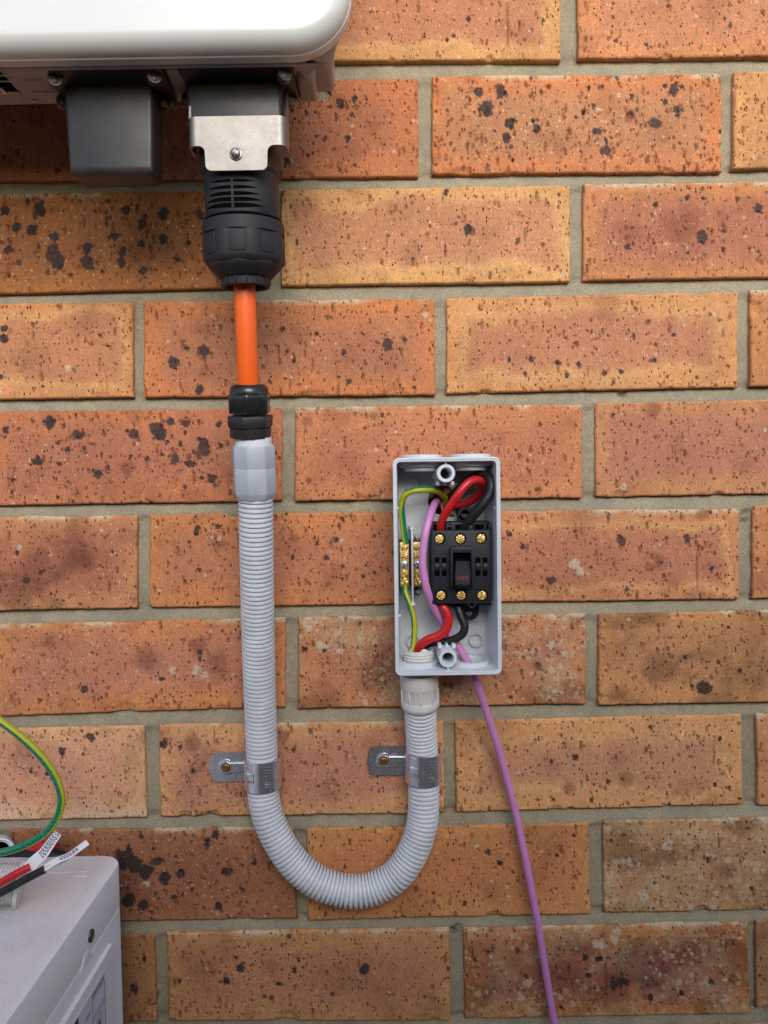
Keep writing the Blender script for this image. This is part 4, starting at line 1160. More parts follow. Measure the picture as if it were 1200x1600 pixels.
ZU = P(300, 164, 0.084).z
inv = empty('wall_inverter', (P(200, 100, .1).x, -0.03, ZU - 0.05), 'large white wall mounted inverter cut off by the top edge, black connectors underneath', 'inverter')
XR = P(548.5, 10, 0.148).x; XL = XR - 0.44; ZT = ZU + 0.50
def outline(xr, zb, r, xl=None, zt=None, n=12):
    xl = XL if xl is None else xl; zt = ZT if zt is None else zt
    out = []
    for cx, cz, a0 in ((xr - r, zt - r, 0), (xl + r, zt - r, 90), (xl + r, zb + r, 180), (xr - r, zb + r, 270)):
        for k in range(n + 1):
            a = math.radians(a0 + 90 * k / n); out.append((cx + r * math.cos(a), cz + r * math.sin(a)))
    return out
def loft(rings, g=None, m=0, cap0=False, cap1=False):
    g = g or Geo(); n = len(rings[0][0]); v = []; f = []
    for ol, d in rings: v += [Vector((x, -d, z)) for x, z in ol]
    for i in range(len(rings) - 1):
        for k in range(n):
            k2 = (k + 1) % n; f.append((i * n + k, i * n + k2, (i + 1) * n + k2, (i + 1) * n + k))
    if cap0: f.append(tuple(range(n)))
    if cap1: f.append(tuple((len(rings) - 1) * n + k for k in range(n)))
    g.add(v, f, m); return g
def off(i, rb=0.036):
    return outline(XR - i, ZU + i, max(0.004, rb - i), XL + i, ZT - i)
rg_ = [(off(0.0022), 0.129), (off(0.0005), 0.1300), (off(0), 0.1308), (off(0), 0.1372), (off(0.0006), 0.1380)]
for k in range(1, 15):
    a = math.radians(90 * k / 14); rg_.append((off(0.0006 + 0.011 * (1 - math.cos(a))), 0.1380 + 0.0115 * math.sin(a)))
g = loft(rg_, cap1=True)
g.build('front_cover', M['white'], inv, smooth=28)
# casing behind the cover
XS = P(522, 110, 0.092).x; XLEG = P(494, 140, 0.1).x
ZS = P(510, 135, 0.092).z
rings = []
for k in range(0, 16):
    t = k / 15.0; e = 1 - (1 - t) ** 3.0
    rings.append((outline(seg(XR - 0.0016, XS, e), seg(ZU + 0.0012, ZS, e), seg(0.035, 0.004, e)), seg(0.1295, 0.100, t)))
rings.append((outline(XS, ZS, 0.004), 0.086)); rings.append((outline(XS - 0.001, ZS + 0.001, 0.004), 0.0845))
g = loft(rings, cap1=True)
zb2 = ZS + 0.055
loft([(outline(XS - 0.02, zb2, 0.01, XL + .02, ZT - .02), 0.0845), (outline(XS - 0.02, zb2, 0.01, XL + .02, ZT - .02), 0.004)], g, cap1=True)
# flared leg: front wide, back narrow
XLG = P(456, 107, 0.129).x
lr = []
for k in range(0, 16):
    t = k / 15.0; e = 1 - (1 - t) ** 2.6
    lr.append((outline(seg(XR - 0.018, XLEG, e), ZU + 0.0004, seg(0.022, 0.0028, e), XLG, ZU + .06), seg(0.1290, 0.095, t)))
lr.append((outline(XLEG, ZU + 0.0004, 0.0028, XLG, ZU + .06), 0.085)); lr.append((outline(XLEG - 0.0008, ZU + 0.0012, 0.0028, XLG, ZU + .06), 0.0842))
loft(lr, g, cap1=True)
g.box(Vector(((XLG + XL) / 2 + 0.004, -0.1272, ZU + 0.006)), (XLG - XL + 0.01, 0.0036, 0.0115), 0.0008)
g.build('casing', M['casing'], inv, smooth=40)

# underside: printed panel, service opening, connector plates
ZP = ZU + 0.0036
def zpoly(pts, z, t, g, m=0, bev=0.0004):
    w = [onz(x, y, z - t) for x, y in pts]
    o = Vector((0, 0, z)); return extrude([(p.x, p.y) for p in w], o, (1, 0, 0), (0, 1, 0), (0, 0, -1), t, g, m, bev)
g = Geo(); zpoly([(-260, 114), (466, 107), (472, 156), (-200, 168)], ZP + 0.0018, 0.0018, g, bev=0.0006)
pan = g.build('bottom_panel', M['casing'], inv)
for body_, (x, y), sz in (('RS485', (52.5, 125), 0.0046), ('METER/DTU', (73, 143.5), 0.0036)):
    o_ = onz(x, y, ZP - 0.0001); tv, tf = text_geo(body_, sz, o_, (1, 0, 0), (0, -1, 0))
    g = Geo().add(tv, tf); g.build('printed_text', M['greyink'], pan, smooth=None)
g = Geo(); zpoly([(-60, 111), (-3, 111), (9, 122), (24, 140), (35, 153), (-60, 156)], ZP, 0.0006, g, bev=0.0001)
po = g.build('service_opening', M['hole'], inv)
g = Geo(); a_ = onz(5, 142, ZP - 0.002)
g.box(a_, (0.0022, 0.007, 0.0012), 0.0003); g.box(onz(6, 127, ZP - 0.0016), (0.012, 0.0008, 0.0008), 0.0002); g.box(onz(-2, 118, ZP - 0.0016), (0.012, 0.0008, 0.0008), 0.0002)
g.build('socket_contact', M['palegrey'], po)
g = Geo(); zpoly([(-60, 144), (30, 144), (35.5, 154), (-60, 157)], ZP - 0.0004, 0.0008, g, bev=0.0002); g.build('socket_lip', M['casing'], po)
DK = screw_mesh('flange_screw', 0.0040, 0.0030, M['darkscrew'], slot=(0.15, 0.5), kind='cross', dome=0.25, dep=0.5, seed=44)
def down_screw(px, py, z, parent, washer=True, s=1.0):
    p = onz(px, py, z); q = put('flange_screw', DK, p, parent, (math.pi / 2, 0, 0.4)); q.scale = (s, s, s)
    if washer:
        gg = Geo(); gg.lathe(p + Vector((0, 0, 0.0035)), (0, 0, -1), [(0.0044, 0), (0.0044, 0.0012), (0.0038, 0.0014), (0.0036, 0.0022), (0.0043, 0.0024), (0.0043, 0.0033), (0.003, 0.0036), (0, 0.0036)], 28)
        gg.build('washer', M['darkscrew'], q)
g = Geo(); pn = onz(53, 157.5, ZP); g.lathe(pn, (0, 0, -1), [(0.0022, -0.001), (0.0022, 0.0008), (0.0016, 0.0012), (0, 0.0012)], 20); g.build('rivet', M['screw'], pan)

# left: blanked terminal cover
g = Geo(); zpoly([(75, 111), (76, 121), (86, 135), (100, 158), (277, 160), (254, 108)], ZP, 0.0035, g)
DC = 0.110
a = P(104, 260, DC); b = P(239.5, 260, DC); zb = P(170, 271, DC).z
ztop = ZP - 0.003
bmx = Geo()
xc, wd = (a.x + b.x) / 2, (b.x - a.x)
rings = []
for t, ins in ((0, 0.0), (0.9, 0.0016), (0.965, 0.0020), (0.99, 0.0032), (1.0, 0.0055)):
    z = seg(ztop, zb, t); w2 = wd / 2 - ins + 0.001; d2 = 0.0125 - ins * 0.8
    ol = rrect(2 * w2, 2 * d2, 0.0028, 5); rings.append([Vector((xc + x, -(DC - 0.0125) + y, z)) for x, y in ol])
v = [p for r_ in rings for p in r_]; n_ = len(rings[0]); f = []
for i in range(len(rings) - 1):
    for k_ in range(n_): f.append((i * n_ + k_, i * n_ + (k_ + 1) % n_, (i + 1) * n_ + (k_ + 1) % n_, (i + 1) * n_ + k_))
f.append(tuple((len(rings) - 1) * n_ + k_ for k_ in range(n_)))
g.add(v, f)
# a low raised face panel on the cover
M['cover'] = grime(mat('satin_black_plastic', (0.014, 0.014, 0.016), 0.36, spec=0.3), (0.014, 0.014, 0.016), (0.036, 0.033, 0.029), 0.9, 28, 0.1, 1700)
tc_ = g.build('terminal_cover', M['cover'], inv)
for (x, y) in ((86, 127), (240.5, 123), (99, 161), (257, 161)): down_screw(x, y, ZP - 0.005, tc_)
down_screw(268, 164, ZP - 0.006, tc_, False, 0.9)

# right: AC connector plugged in
g = Geo(); zpoly([(276, 109), (288, 128), (293, 158), (468, 154), (455, 105)], ZP, 0.0035, g)
a = P(291, 170, 0.112); b = P(441, 170, 0.112)
xc, wd = (a.x + b.x) / 2, (b.x - a.x)
zb = P(370, 190, 0.112).z
g.box(Vector((xc, -0.0985, (ztop + zb) / 2)), (wd, 0.027, ztop - zb), 0.003, seg=3)
sk = g.build('connector_socket', M['cover'], inv)
for (x, y) in ((443.5, 119), (293, 159), (452, 157)): down_screw(x, y, ZP - 0.005, sk)

# stainless retaining bracket: U shaped sheet with a tongue
DB = 0.118
xa, xb = P(293, 205, DB).x, P(447, 205, DB).x
rb_ = 0.0048; yb = -0.103
path2 = [(xa, yb, 's')]
nb = 8
path2.append((xa, -(DB - rb_), 's'))
for k_ in range(1, nb + 1):
    t = math.radians(90 * k_ / nb); path2.append((xa + rb_ * (1 - math.cos(t)), -(DB - rb_) - rb_ * math.sin(t), 'b'))
xs_f = np.linspace(xa + rb_, xb - rb_, 140)[1:-1]
path2 += [(x, -DB, 'f') for x in xs_f]
for k_ in range(0, nb + 1):
    t = math.radians(90 * (1 - k_ / nb)); path2.append((xb - rb_ * (1 - math.cos(t)), -(DB - rb_) - rb_ * math.sin(t), 'b'))
path2.append((xb, yb, 's'))
z_top_f = P(370, 181, DB).z; z_lo = P(370, 227, DB).z; z_tip = P(370, 266, DB).z
xt0, xt1 = P(320.5, 250, DB).x, P(418, 250, DB).x; rf = 0.0042
def zbot(x, kind):
    if kind != 'f': return z_lo
    if x < xt0 - rf or x > xt1 + rf: return z_lo
    e = min(x - xt0, xt1 - x)
    if e < 0:      # inner fillet
        return z_lo - rf + math.sqrt(max(rf * rf - (rf + e) ** 2, 0)) if -e < rf else z_lo
    if e < rf: return z_tip + rf - math.sqrt(max(rf * rf - (rf - e) ** 2, 0))
    return z_tip
v = []; f = []; npz = len(path2)
for side in (0, 1):
    for row in (0, 1):
        for (x, y, kd) in path2:
            zt_ = ztop - 0.0005 if kd == 's' and abs(y) < 0.105 else z_top_f
            if kd == 's': zt_ = seg(z_top_f, ztop, 1.0) if abs(y) < 0.105 else seg(z_top_f, ztop, 0.35)
            sx_ = 0.0
            x_ = x + (0.0014 if x < xc else -0.0014) * side * (1 if kd != 'f' else 0); y_ = y + (0.0014 * side if kd != 's' else 0)
            v.append(Vector((x_, y_, zt_ if row == 0 else zbot(x, kd))))
def I(s_, r_, i): return (s_ * 2 + r_) * npz + i
for i in range(npz - 1):
    f += [(I(0, 0, i), I(0, 0, i + 1), I(0, 1, i + 1), I(0, 1, i)), (I(1, 0, i), I(1, 1, i), I(1, 1, i + 1), I(1, 0, i + 1)),
          (I(0, 0, i), I(1, 0, i), I(1, 0, i + 1), I(0, 0, i + 1)), (I(0, 1, i), I(0, 1, i + 1), I(1, 1, i + 1), I(1, 1, i))]
for i in (0, npz - 1): f.append((I(0, 0, i), I(0, 1, i), I(1, 1, i), I(1, 0, i)))
g = Geo().add(v, f)
brk = g.build('retaining_bracket', M['steel'], inv, smooth=30)
p_ = P(369, 241, DB)
g = Geo(); g.lathe(p_ + Vector((0, 0.0003, 0)), UN, [(0.0040, 0), (0.0040, 0.0009), (0.0032, 0.0014), (0, 0.0014)], 28); wsh = g.build('screw_washer', M['screw'], brk)
put('bracket_screw', screw_mesh('bracket_screw', 0.0030, 0.0022, M['screw'], slot=(0.15, 1), kind='slot', dome=0.5, dep=0.5, seed=2), p_ + Vector((0, -0.0009, 0)), brk, (0.12, 0.25, 0.1))

# connector body hanging below, its axis tipped a little towards the wall
AX = Vector((0.0045, math.sin(math.radians(5)), -math.cos(math.radians(5)))).normalized()
A0 = P(373.5, 215, 0.094); A0.y = -0.0915
fwd = (Vector((0, -1, 0)) - AX * Vector((0, -1, 0)).dot(AX)).normalized(); sid = AX.cross(fwd)
def hfor(py, r):
    lo_, hi_ = -0.05, 0.2
    for _ in range(40):
        m_ = (lo_ + hi_) / 2
        if proj(A0 + AX * m_ + fwd * r)[1] < py: lo_ = m_
        else: hi_ = m_
    return (lo_ + hi_) / 2
RB = 0.0245
def sq(a):   # rounded square section
    c, s_ = abs(math.cos(a)), abs(math.sin(a)); p = 2.8
    return (c ** p + s_ ** p) ** (-1 / p) * 0.97
g = Geo()
h = lambda y, r=RB: hfor(y, r)
g.lathe(A0, AX, [(RB * 1.02, h(205)), (RB * 1.07, h(222)), (RB * 1.07, h(256)), (RB * 1.0, h(262)), (RB * 0.99, h(300)), (RB * 1.0, h(326)), (RB * 0.99, h(327.5))], 96, shape=sq, up=fwd)
g.lathe(A0, AX, [(RB * 0.98, h(324)), (RB * 1.045, h(326)), (RB * 1.05, h(329)), (RB * 1.03, h(331)), (RB * 0.98, h(331.5))], 72, up=fwd)
cb = g.build('connector_body', M['blackmatt'], inv)
# curved vent slots with a centre rib
def surf(px_off, hh_, lift=0.0003):
    a = 0.0
    # walk the section until the sideways offset matches
    lo_, hi_ = -math.pi / 2, math.pi / 2
    for _ in range(30):
        m_ = (lo_ + hi_) / 2; r = RB * 0.99 * sq(m_)
        if r * math.sin(m_) < px_off: lo_ = m_
        else: hi_ = m_
    r = RB * 0.99 * sq(lo_) + lift
    return A0 + AX * hh_ + fwd * (r * math.cos(lo_)) + sid * (r * math.sin(lo_))
sgn_ = 1 if sid.x > 0 else -1
for i, (yc, x0, x1) in enumerate(((279.5, 337, 409), (289.5, 334.5, 411.5), (299.5, 331.5, 414.5), (309, 328.5, 418), (318.5, 325.5, 421.5))):
    for (u0, u1) in ((x0, 368.5), (372.5, x1)):
        g = Geo(); vv = []; n_ = 14
        tall = (2.6 + 0.55 * i)
        for k_ in range(n_ + 1):
            px_ = seg(u0, u1, k_ / n_)
            q = (px_ - 370.5) / ((x1 - x0) / 2)
            xo = (px_ - 375.5) / F * 0.462
            th = tall * max(0.06, 1 - abs(q) ** 3.0)
            hc_ = h(yc + 2.2)
            for s_ in (-1, 1):
                yy = th if s_ < 0 else th * 0.55
                vv.append(surf(xo * sgn_, hc_ + s_ * (yy if s_ < 0 else yy) / F * 0.462))
        g.add(vv, [(2 * k_, 2 * k_ + 1, 2 * k_ + 3, 2 * k_ + 2) for k_ in range(n_)])
        g.build('vent', M['hole'], cb, smooth=None)
RN = 0.0272
g = Geo()
def nut(a):
    t = ((a + math.pi / 8) % (math.pi / 4)) - math.pi / 8
    return min(1.0, 0.952 / math.cos(t))
g.lathe(A0, AX, [(RN * 0.93, h(332, RN)), (RN * 0.985, h(334, RN)), (RN * 1.0, h(338, RN)), (RN * 1.005, h(354, RN))], 96, up=fwd)
g.lathe(A0, AX, [(RN * 1.005, h(354, RN)), (RN * 1.01, h(356, RN)), (RN * 1.01, h(393, RN)), (RN * 0.995, h(397, RN)), (RN * 0.93, h(403, RN)), (RN * 0.90, h(404, RN))], 128, shape=nut, up=fwd)
# grip steps cut by the facets
for k_ in range(8):
    a = k_ * math.pi / 4
    dv = fwd * math.cos(a) + sid * math.sin(a)
    tang = AX.cross(dv)
    g.box(A0 + AX * ((h(357, RN) + h(390, RN)) / 2) + dv * (RN * 0.955), (0.0105, 0.0016, h(390, RN) - h(357, RN)), 0.0005, rot=Matrix((tang, dv, AX)).transposed())
cn = g.build('connector_nut', M['blackmatt'], inv)
h0 = h(402, RN)
g = Geo()
g.lathe(A0, AX, [(RN * 0.90, h0 - 0.001), (RN * 0.90, h0 + 0.0008), (RN * 0.88, h0 + 0.0020), (RN * 0.83, h0 + 0.0034), (RN * 0.655, h0 + 0.0082), (RN * 0.60, h0 + 0.0088)], 72, up=fwd)
g.lathe(A0, AX, [(RN * 0.60, h0 + 0.007), (RN * 0.60, h0 + 0.0135), (RN * 0.575, h0 + 0.0142), (RN * 0.52, h0 + 0.0142), (RN * 0.50, h0 + 0.0135), (RN * 0.50, h0 + 0.004), (0, h0 + 0.004)], 72, up=fwd)
for k_ in range(14):
    a = (k_ + 0.5) * 2 * math.pi / 14; dv = fwd * math.cos(a) + sid * math.sin(a)
    g.box(A0 + AX * (h0 + 0.0100) + dv * (RN * 0.605), (0.0011, RN * 0.05, 0.0060), 0.0004, rot=Matrix((AX.cross(dv), dv, AX)).transposed())
g.build('end_cap', M['blackmatt'], cn)

# ------------------------------------------------------------------ battery cabinet, lower left
ZC = P(100, 1337, 0.022).z
XB = onz(181, 1357, ZC).x
cab = empty('battery_cabinet', (XB - 0.2, -0.02, ZC - 0.5), 'off white metal cabinet with dusty top standing at the lower left against the wall', 'cabinet')
M['cab'] = mat('cabinet_enamel', (0.80, 0.83, 0.85), 0.38)
k = N(M['cab']); v_ = k.coord()
n1 = k.noise(v_, 700, 5, 0.75); n2 = k.noise(v_, 22, 4, 0.6)
geo_ = k.n('NewGeometry'); sepn = k.n('SeparateXYZ'); k.l(geo_.outputs['Normal'], sepn.inputs[0])
up_ = k.math('GREATER_THAN', sepn.outputs[2], 0.6)
dust = k.math('MULTIPLY', k.ramp(n1.outputs[0], [(0.50, (0, 0, 0)), (0.68, (1, 1, 1))]), k.ramp(n2.outputs[0], [(0.42, (0, 0, 0)), (0.62, (0.9,) * 3)]))
film = k.math('MULTIPLY', k.ramp(n2.outputs[0], [(0.35, (0, 0, 0)), (0.7, (0.5,) * 3)]), up_)
c_ = k.mix(film, (0.80, 0.83, 0.85), (0.73, 0.71, 0.69))
c_ = k.mix(k.math('MULTIPLY', dust, up_), c_, (0.42, 0.33, 0.28))
k.l(c_, k.b.inputs['Base Color']); k.l(k.math('ADD', 0.36, k.math('MULTIPLY', film, 0.5)), k.b.inputs['Roughness'])
def plan(xr, r, dback=0.022, dfront=0.36, xl=None, n=8):
    xl = XB - 0.42 if xl is None else xl
    out = []
    for cx, cy, a0 in ((xr - r, -dback - r, 0), (xl + r, -dback - r, 90), (xl + r, -dfront + r, 180), (xr - r, -dfront + r, 270)):
        for k_ in range(n + 1):
            a = math.radians(a0 + 90 * k_ / n); out.append((cx + r * math.cos(a), cy + r * math.sin(a)))
    return out
def zloft(rings, g=None, cap0=False, cap1=False):
    g = g or Geo(); n = len(rings[0][0]); v = []; f = []
    for ol, z in rings: v += [Vector((x, y, z)) for x, y in ol]
    for i in range(len(rings) - 1):
        for k_ in range(n):
            k2 = (k_ + 1) % n; f.append((i * n + k_, i * n + k2, (i + 1) * n + k2, (i + 1) * n + k_))
    if cap0: f.append(tuple(range(n)))
    if cap1: f.append(tuple((len(rings) - 1) * n + k_ for k_ in range(n)))
    g.add(v, f); return g
def inp(i, r=0.018): return plan(XB - i, r - min(i, r - 0.002), 0.022 + i, 0.36 - i, XB - 0.42 + i)
# line of the lid seam on the side face
ZSM = None
lo_, hi_ = ZC - 0.2, ZC
for _ in range(40):
    m_ = (lo_ + hi_) / 2
    if proj((XB, -0.040, m_))[1] > 1418: lo_ = m_
    else: hi_ = m_
ZSM = m_
g = zloft([(inp(0.0016), ZC), (inp(0.0006), ZC - 0.0004), (inp(0), ZC - 0.0016), (inp(0), ZSM + 0.0006), (inp(0.0006), ZSM)], cap0=True)
lid = g.build('lid', M['cab'], cab, smooth=40)
g = zloft([(inp(0.0018), ZSM + 0.001), (inp(0.0016), ZSM - 0.0006), (inp(0.0004), ZSM - 0.0016), (inp(0.0), ZSM - 0.0030), (inp(0.0), ZC - 0.50)], cap0=True, cap1=True)
g.build('cabinet_body', M['cab'], cab, smooth=40)
def onx(px, py, x):
    q = RC.T @ np.array([(px - 600.0) / F, (py - 800.0) / F, 1.0]); return Vector(CAM + (x - CAM[0]) / q[0] * q)
XF = XB
a = onx(170, 1474, XF)       # upper rear corner of the raised side panel
zt2 = a.z; d_b = -a.y
def xpoly(pts_yz, x, t, g, bev): return extrude([(p[0], p[1]) for p in pts_yz], Vector((x, 0, 0)), (0, 1, 0), (0, 0, 1), (1, 0, 0), t, g, 0, bev)
g = Geo(); xpoly([(a.y, zt2), (a.y, ZC - 0.46), (-0.345, ZC - 0.46), (-0.345, zt2)], XF, 0.0032, g, 0.0022)
sp_ = g.build('side_panel', M['cab'], cab)
XP = XF + 0.0032
# instruction label on the side panel
LZ = zt2 - 0.008; ly0 = onx(163.5, 1512, XP).y; lft = onx(121, 1575, XP).y
lw = ly0 - lft
g = Geo(); xpoly([(ly0, LZ), (ly0, LZ - 0.16), (lft - 0.06, LZ - 0.16), (lft - 0.06, LZ)], XP, 0.0003, g, 0)
M['label'] = mat('label_paper', (0.62, 0.66, 0.76), 0.45)
lb = g.build('label', M['label'], sp_, smooth=None)
XPI = XP + 0.0004
def lrect(y0, z0, y1, z1, g): g.add([(XPI, y0, z0), (XPI, y1, z0), (XPI, y1, z1), (XPI, y0, z1)], [(0, 1, 2, 3)])
g = Geo(); lrect(lft, LZ - 0.0008, lft - 0.058, LZ - 0.15, g); g.build('dark_block', M['ink'], lb, smooth=None)
g = Geo()
def lline(a, b, w=0.0005):
    (y0, z0), (y1, z1) = a, b
    if abs(y0 - y1) > abs(z0 - z1): lrect(y0, z0 - w / 2, y1, z1 + w / 2, g)
    else: lrect(y0 - w / 2, z0, y1 + w / 2, z1, g)
m0, m1 = ly0 - 0.002, ly0 - lw * 0.52
zz = LZ - 0.0065
for q in range(9): lrect(m1 + (m0 - m1) * (q / 9), LZ - 0.0028, m1 + (m0 - m1) * ((q + 0.7) / 9), LZ - 0.0048, g)
for q in range(5): lrect(ly0 - lw * (0.76 - q * 0.035), LZ - 0.0105, ly0 - lw * (0.74 - q * 0.035), LZ - 0.0125, g)
for hh2 in (0.0, 0.012, 0.0145, 0.034, 0.0365, 0.056, 0.0585, 0.08):
    lline((m0, zz - hh2), (m1, zz - hh2))
for yy in (m0, m1): lline((yy, zz), (yy, zz - 0.12))
for q in range(4):
    y_a, y_b = seg(m0, m1, 0.30), seg(m0, m1, 0.66); z_a = zz - 0.0175 - q * 0.022
    for (p1_, p2_) in (((y_a, z_a), (y_b, z_a)), ((y_a, z_a - 0.012), (y_b, z_a - 0.012)), ((y_a, z_a), (y_a, z_a - 0.012)), ((y_b, z_a), (y_b, z_a - 0.012))): lline(p1_, p2_)
    lrect(seg(y_a, y_b, 0.3), z_a - 0.003, seg(y_a, y_b, 0.7), z_a - 0.009, g)
g.build('printed_table', M['ink'], lb, smooth=None)
# lid screw and the notch below it
p_ = onx(141, 1462, XB)
g = Geo(); g.lathe(p_ + Vector((-0.0005, 0, 0)), (1, 0, 0), [(0.0050, 0), (0.0050, 0.0005), (0.0047, 0.0007), (0.0044, 0.0006), (0, 0.0006)], 32)
g.build('screw_cup', M['cab'], lid)
put('lid_screw', screw_mesh('lid_screw', 0.0043, 0.0012, M['darkscrew'], slot=(0.15, 0.7), dep=0.9, seed=8), p_ + Vector((0.0003, 0, 0)), lid, (0, 0, math.pi / 2))
nt = onx(137, 1478, XB + 0.0012)
g = Geo(); yy0 = nt.y
xpoly([(yy0 + 0.010, ZSM - 0.004), (yy0 + 0.006, ZSM + 0.0006), (yy0 + 0.0035, ZSM + 0.0040), (yy0 - 0.0035, ZSM + 0.0040), (yy0 - 0.006, ZSM + 0.0006), (yy0 - 0.010, ZSM - 0.004)], XB - 0.001, 0.0013, g, 0.0003)
g.build('screw_tab', M['cab'], cab)
# moulded writing lines on the lid
g = Geo()
for (x0, y0, x1) in ((78, 1362.5, 132), (114, 1369, 136)):
    a, b = onz(x0, y0, ZC), onz(x1, y0, ZC); g.box((a + b) / 2 + Vector((0, 0, 0.0)), (b.x - a.x, 0.0010, 0.0004), 0.0001)
g.build('moulded_line', M['cab'], lid)

# ------------------------------------------------------------------ loose things on and behind the cabinet
fit = empty('conduit_fitting', onz(30, 1405, ZC), 'loose pale threaded conduit fitting lying on the cabinet top under the black wire', 'conduit fitting')
rfl = 0.0150
cz = ZC + rfl * 0.96
c_ = onz(34, 1381, cz)
axf = Vector((-0.93, -0.22, 0.16)).normalized()
g = Geo(); g.lathe(c_, axf, [(0.0098, -0.0004), (rfl, -0.0004), (rfl + 0.0002, 0.0004), (rfl + 0.0002, 0.0016), (rfl, 0.0022), (0.0126, 0.0024), (0.0100, 0.0024)], 56)
g.lathe(c_, axf, [(0.0098, 0.03), (0.0098, -0.0003)], 40)
g.build('flange', M['palegrey'], fit)
prof = [(0.0115, 0.0022)]
for k_ in range(8):
    h_ = 0.0030 + k_ * 0.0022; prof += [(0.0120, h_), (0.0130, h_ + 0.0007), (0.0130, h_ + 0.0012), (0.0120, h_ + 0.0019)]
prof += [(0.0120, 0.0215), (0.0110, 0.0225), (0.0098, 0.0225), (0.0096, 0.004)]
g = Geo(); g.lathe(c_, axf, prof, 56); g.build('thread', M['palegrey'], fit)

def ribbon(name, pts, w0, w1, parent, normal=(0, -1, 0.25)):
    """paper flag following px points; returns object"""
    c, q = smoothpath([tuple(P(*p)) for p in pts], 0.0012); m = len(c); T = np.gradient(c, axis=0); T /= np.linalg.norm(T, axis=1)[:, None]
    g = Geo(); v = []; nn_ = Vector(normal)
    for i in range(m):
        t = Vector(T[i]); s_ = t.cross(nn_).normalized(); w = seg(w0, w1, i / (m - 1)) / 2
        nr = s_.cross(t)
        curl = 0.0006 * math.sin(i * 0.35)
        for a_, off_ in ((-1, 0), (0, 1), (1, 0)):
            for th in (0, 1): v.append(Vector(c[i]) + s_ * (w * a_) + nr * (curl * off_ + 0.00018 * th))
    f = []
    for i in range(m - 1):
        b = i * 6
        for j in (0, 2): f += [(b + j, b + j + 2, b + j + 8, b + j + 6), (b + j + 1, b + j + 7, b + j + 9, b + j + 3)]
        f += [(b, b + 6, b + 7, b + 1), (b + 4, b + 5, b + 11, b + 10)]
    f += [(0, 1, 3, 2), (2, 3, 5, 4), ((m - 1) * 6, (m - 1) * 6 + 2, (m - 1) * 6 + 3, (m - 1) * 6 + 1), ((m - 1) * 6 + 2, (m - 1) * 6 + 4, (m - 1) * 6 + 5, (m - 1) * 6 + 3)]
    g.add(v, f); ob = g.build(name, M['paper'], parent, smooth=50)
    return c, T, ob
def tagmarks(c, T, lo, hi, w, parent, normal, seed_, face=1, rows_=4):
    rs = np.random.RandomState(seed_); g = Geo(); m = len(c); nn_ = Vector(normal)
    s = np.r_[0, np.cumsum(np.linalg.norm(np.diff(c, axis=0), axis=1))]; L = s[-1]
    for row in range(rows_):
        q = lo * L
        while q < hi * L:
            l = rs.uniform(0.0006, 0.0018)
            p0 = Vector([np.interp(q, s, c[:, k_]) for k_ in range(3)]); t0 = Vector([np.interp(q, s, T[:, k_]) for k_ in range(3)]).normalized()
            p1 = Vector([np.interp(min(q + l, L), s, c[:, k_]) for k_ in range(3)])
            s_ = t0.cross(nn_).normalized(); nr = s_.cross(t0); o_ = nr * (0.0009 * face)
            a0 = (-0.40 + 0.8 * (row + 0.1) / rows_) * w; a1 = (-0.40 + 0.8 * (row + 0.62) / rows_) * w
            g.add([p0 + s_ * a0 + o_, p1 + s_ * a0 + o_, p1 + s_ * a1 + o_, p0 + s_ * a1 + o_], [(0, 1, 2, 3)])
            q += l + rs.uniform(0.0004, 0.0009)
    g.build('printed_text', M['ink'], parent, smooth=None)
rw = wire('red_wire', [(-60, 1418, .108), (-20, 1392, .105), (10, 1374, .102), (30, 1363, .100), (47, 1354.5, .098)], 0.0026, M['red'], 'red wire with a paper flag lying over the cabinet behind the black wire', 'wire', 'flagged wires over the cabinet', n=20)
c, T, ob = ribbon('paper_flag', [(44, 1357, .0975), (56, 1344, .096), (68, 1333, .094), (76, 1322, .091), (83, 1312, .088), (91, 1302, .085)], 0.0085, 0.0056, rw)
tagmarks(c, T, 0.40, 0.97, 0.0062, ob, (0, -1, 0.25), 4, 1)
bwr = wire('black_wire', [(-70, 1432, .118), (-30, 1411, .116), (10, 1390, .113), (45, 1371, .110), (69.5, 1358.5, .108)], 0.0026, M['blackwire'], 'black wire with a paper flag lying across the cabinet top and threaded fitting', 'wire', 'flagged wires over the cabinet', n=20)
c, T, ob = ribbon('paper_flag', [(68, 1358, .1075), (80, 1350, .105), (93, 1343, .102), (108, 1337, .098), (122, 1327, .094), (137, 1316, .090)], 0.0046, 0.0046, bwr, (0, -0.75, 0.9))
tagmarks(c, T, 0.35, 0.78, 0.0034, ob, (0, -0.75, 0.9), 9, 1, 2)
g = Geo()
c, T, ob = ribbon('paper_flag_end', [(72, 1357, .107), (86, 1352, .104), (98, 1347, .100), (106, 1341, .097)], 0.0050, 0.0030, bwr, (0, -1, -0.3))
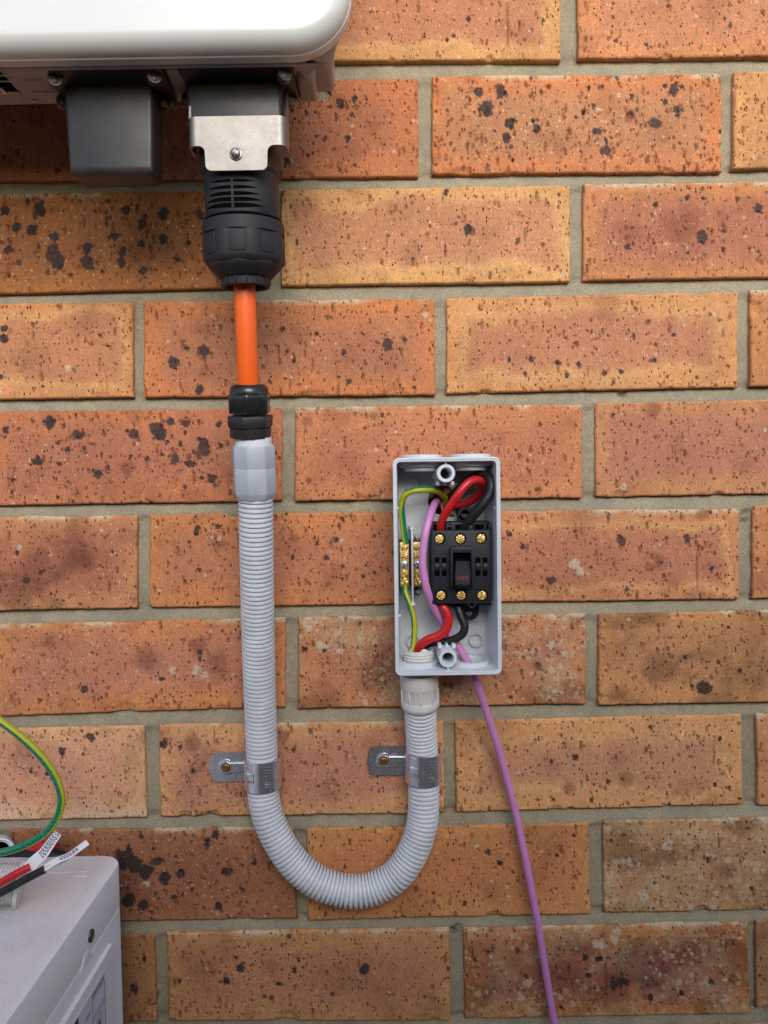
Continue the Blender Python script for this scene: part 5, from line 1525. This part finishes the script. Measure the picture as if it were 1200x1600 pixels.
# earth cable with printed marks
M['greenprint'] = mat('printed_green_insulation', (0.006, 0.22, 0.11), 0.36)
k = N(M['greenprint']); tc = k.n('TexCoord'); sx = k.n('SeparateXYZ'); k.l(tc.outputs['UV'], sx.inputs[0])
mp = k.n('Mapping'); mp.inputs['Scale'].default_value = (14, 900, 1); k.l(tc.outputs['UV'], mp.inputs['Vector'])
nz_ = k.noise(mp.outputs[0], 1.0, 2, 0.5)
mk_ = k.ramp(nz_.outputs[0], [(0.50, (0, 0, 0)), (0.53, (0.85,) * 3)])
band = k.math('MULTIPLY', k.math('GREATER_THAN', sx.outputs[0], 0.975), 1.0)
band2 = k.math('LESS_THAN', sx.outputs[0], 0.17)
bands = k.math('ADD', band, band2, True)
k.l(k.mix(k.math('MULTIPLY', mk_, bands), (0.006, 0.22, 0.11), (0.004, 0.035, 0.03)), k.b.inputs['Base Color'])
ew = wire('earth_wire', [(-60, 1080, .060), (-25, 1106, .058), (0, 1126, .056), (30, 1149, .054), (58, 1175, .052), (80, 1203, .050), (92, 1229, .049), (96, 1250, .049), (92, 1271, .050), (81, 1291, .052), (64, 1307, .054), (40, 1320, .056), (15, 1329, .058), (-10, 1333, .060), (-50, 1330, .062)], 0.00275,
     [M['greenprint'], M['yellow']], 'thick green and yellow earth wire curling in from the left edge above the cabinet', 'wire', None, lambda u, q: 1 if 0.60 < u < 0.97 else 0, n=32,
     twist=lambda q: -q * 4.5)
# red and black leads and a pipe end tucked behind the cabinet
g = Geo()
wire('red_lead', [(10, 1352, .016), (40, 1336, .0165), (62, 1326, .017), (80, 1320, .017), (90, 1319, .017)], 0.0044, M['red'], 'thick red lead end tucked behind the cabinet against the bricks', 'lead', 'leads behind the cabinet', n=24,
     rfun=lambda q, L: 0.0044 * math.sqrt(max(0.02, 1 - max(0, (q - L + 0.0035) / 0.0036) ** 2)))
wire('black_lead', [(5, 1352, .0165), (20, 1341, .018), (50, 1337, .019), (80, 1337, .019), (97, 1340, .019)], 0.0050, M['blackwire'], 'thick black lead lying behind the cabinet under the red lead', 'lead', 'leads behind the cabinet', n=24)
pe = Geo(); c_ = P(-3, 1334, 0.020)
pdir = (Vector(CAM) - c_).normalized(); pdir.z *= 0.6; pdir.normalize()
pe.lathe(c_ - pdir * 0.014, pdir, [(0.0120, 0), (0.0120, 0.017), (0.0118, 0.0178), (0.0104, 0.0180), (0.0100, 0.0172), (0.0100, 0.0150), (0.0088, 0.0146), (0.0086, -0.0), (0.0, -0.0)], 48)
pe.lathe(c_ - pdir * 0.012, pdir, [(0.0085, 0), (0.0085, 0.0006), (0, 0.0006)], 32, 1)
o = pe.build('pipe_end', [M['conduit'], M['hole']], None, Vector((c_.x, 0, c_.z - 0.012))); props(o, 'pale grey round pipe end at the left edge just behind the cabinet', 'pipe')

# ------------------------------------------------------------------ added screen out of view, keeps low light off the lower wall
M['slat'] = mat('screen_timber', (0.16, 0.13, 0.10), 0.85); k = N(M['slat']); v_ = k.coord(12, 12, 1)
n1 = k.noise(v_, 14, 5); k.l(k.mix(n1.outputs[0], (0.09, 0.07, 0.055), (0.26, 0.22, 0.18)), k.b.inputs['Base Color'])
screen = empty('shade_screen', (0.3, -1.5, 0), 'added unseen timber paling fence across the passage, facing the brick wall', 'light blocker')
FY, FH = -1.12, 1.33
g = Geo(); rs = np.random.RandomState(5); x = -4.0
while x < 4.6:
    g.box((x, FY + 0.008 * rs.rand(), FH / 2 + rs.uniform(-.01, .01)), (0.098, 0.016, FH), 0.002, seg=1); x += 0.101
g.build('slat', M['slat'], screen)
for z in (0.30, 0.95):
    g = Geo(); g.box((0.3, FY - 0.045, z), (8.8, 0.045, 0.09), 0.003); g.build('screen_rail', M['slat'], screen)
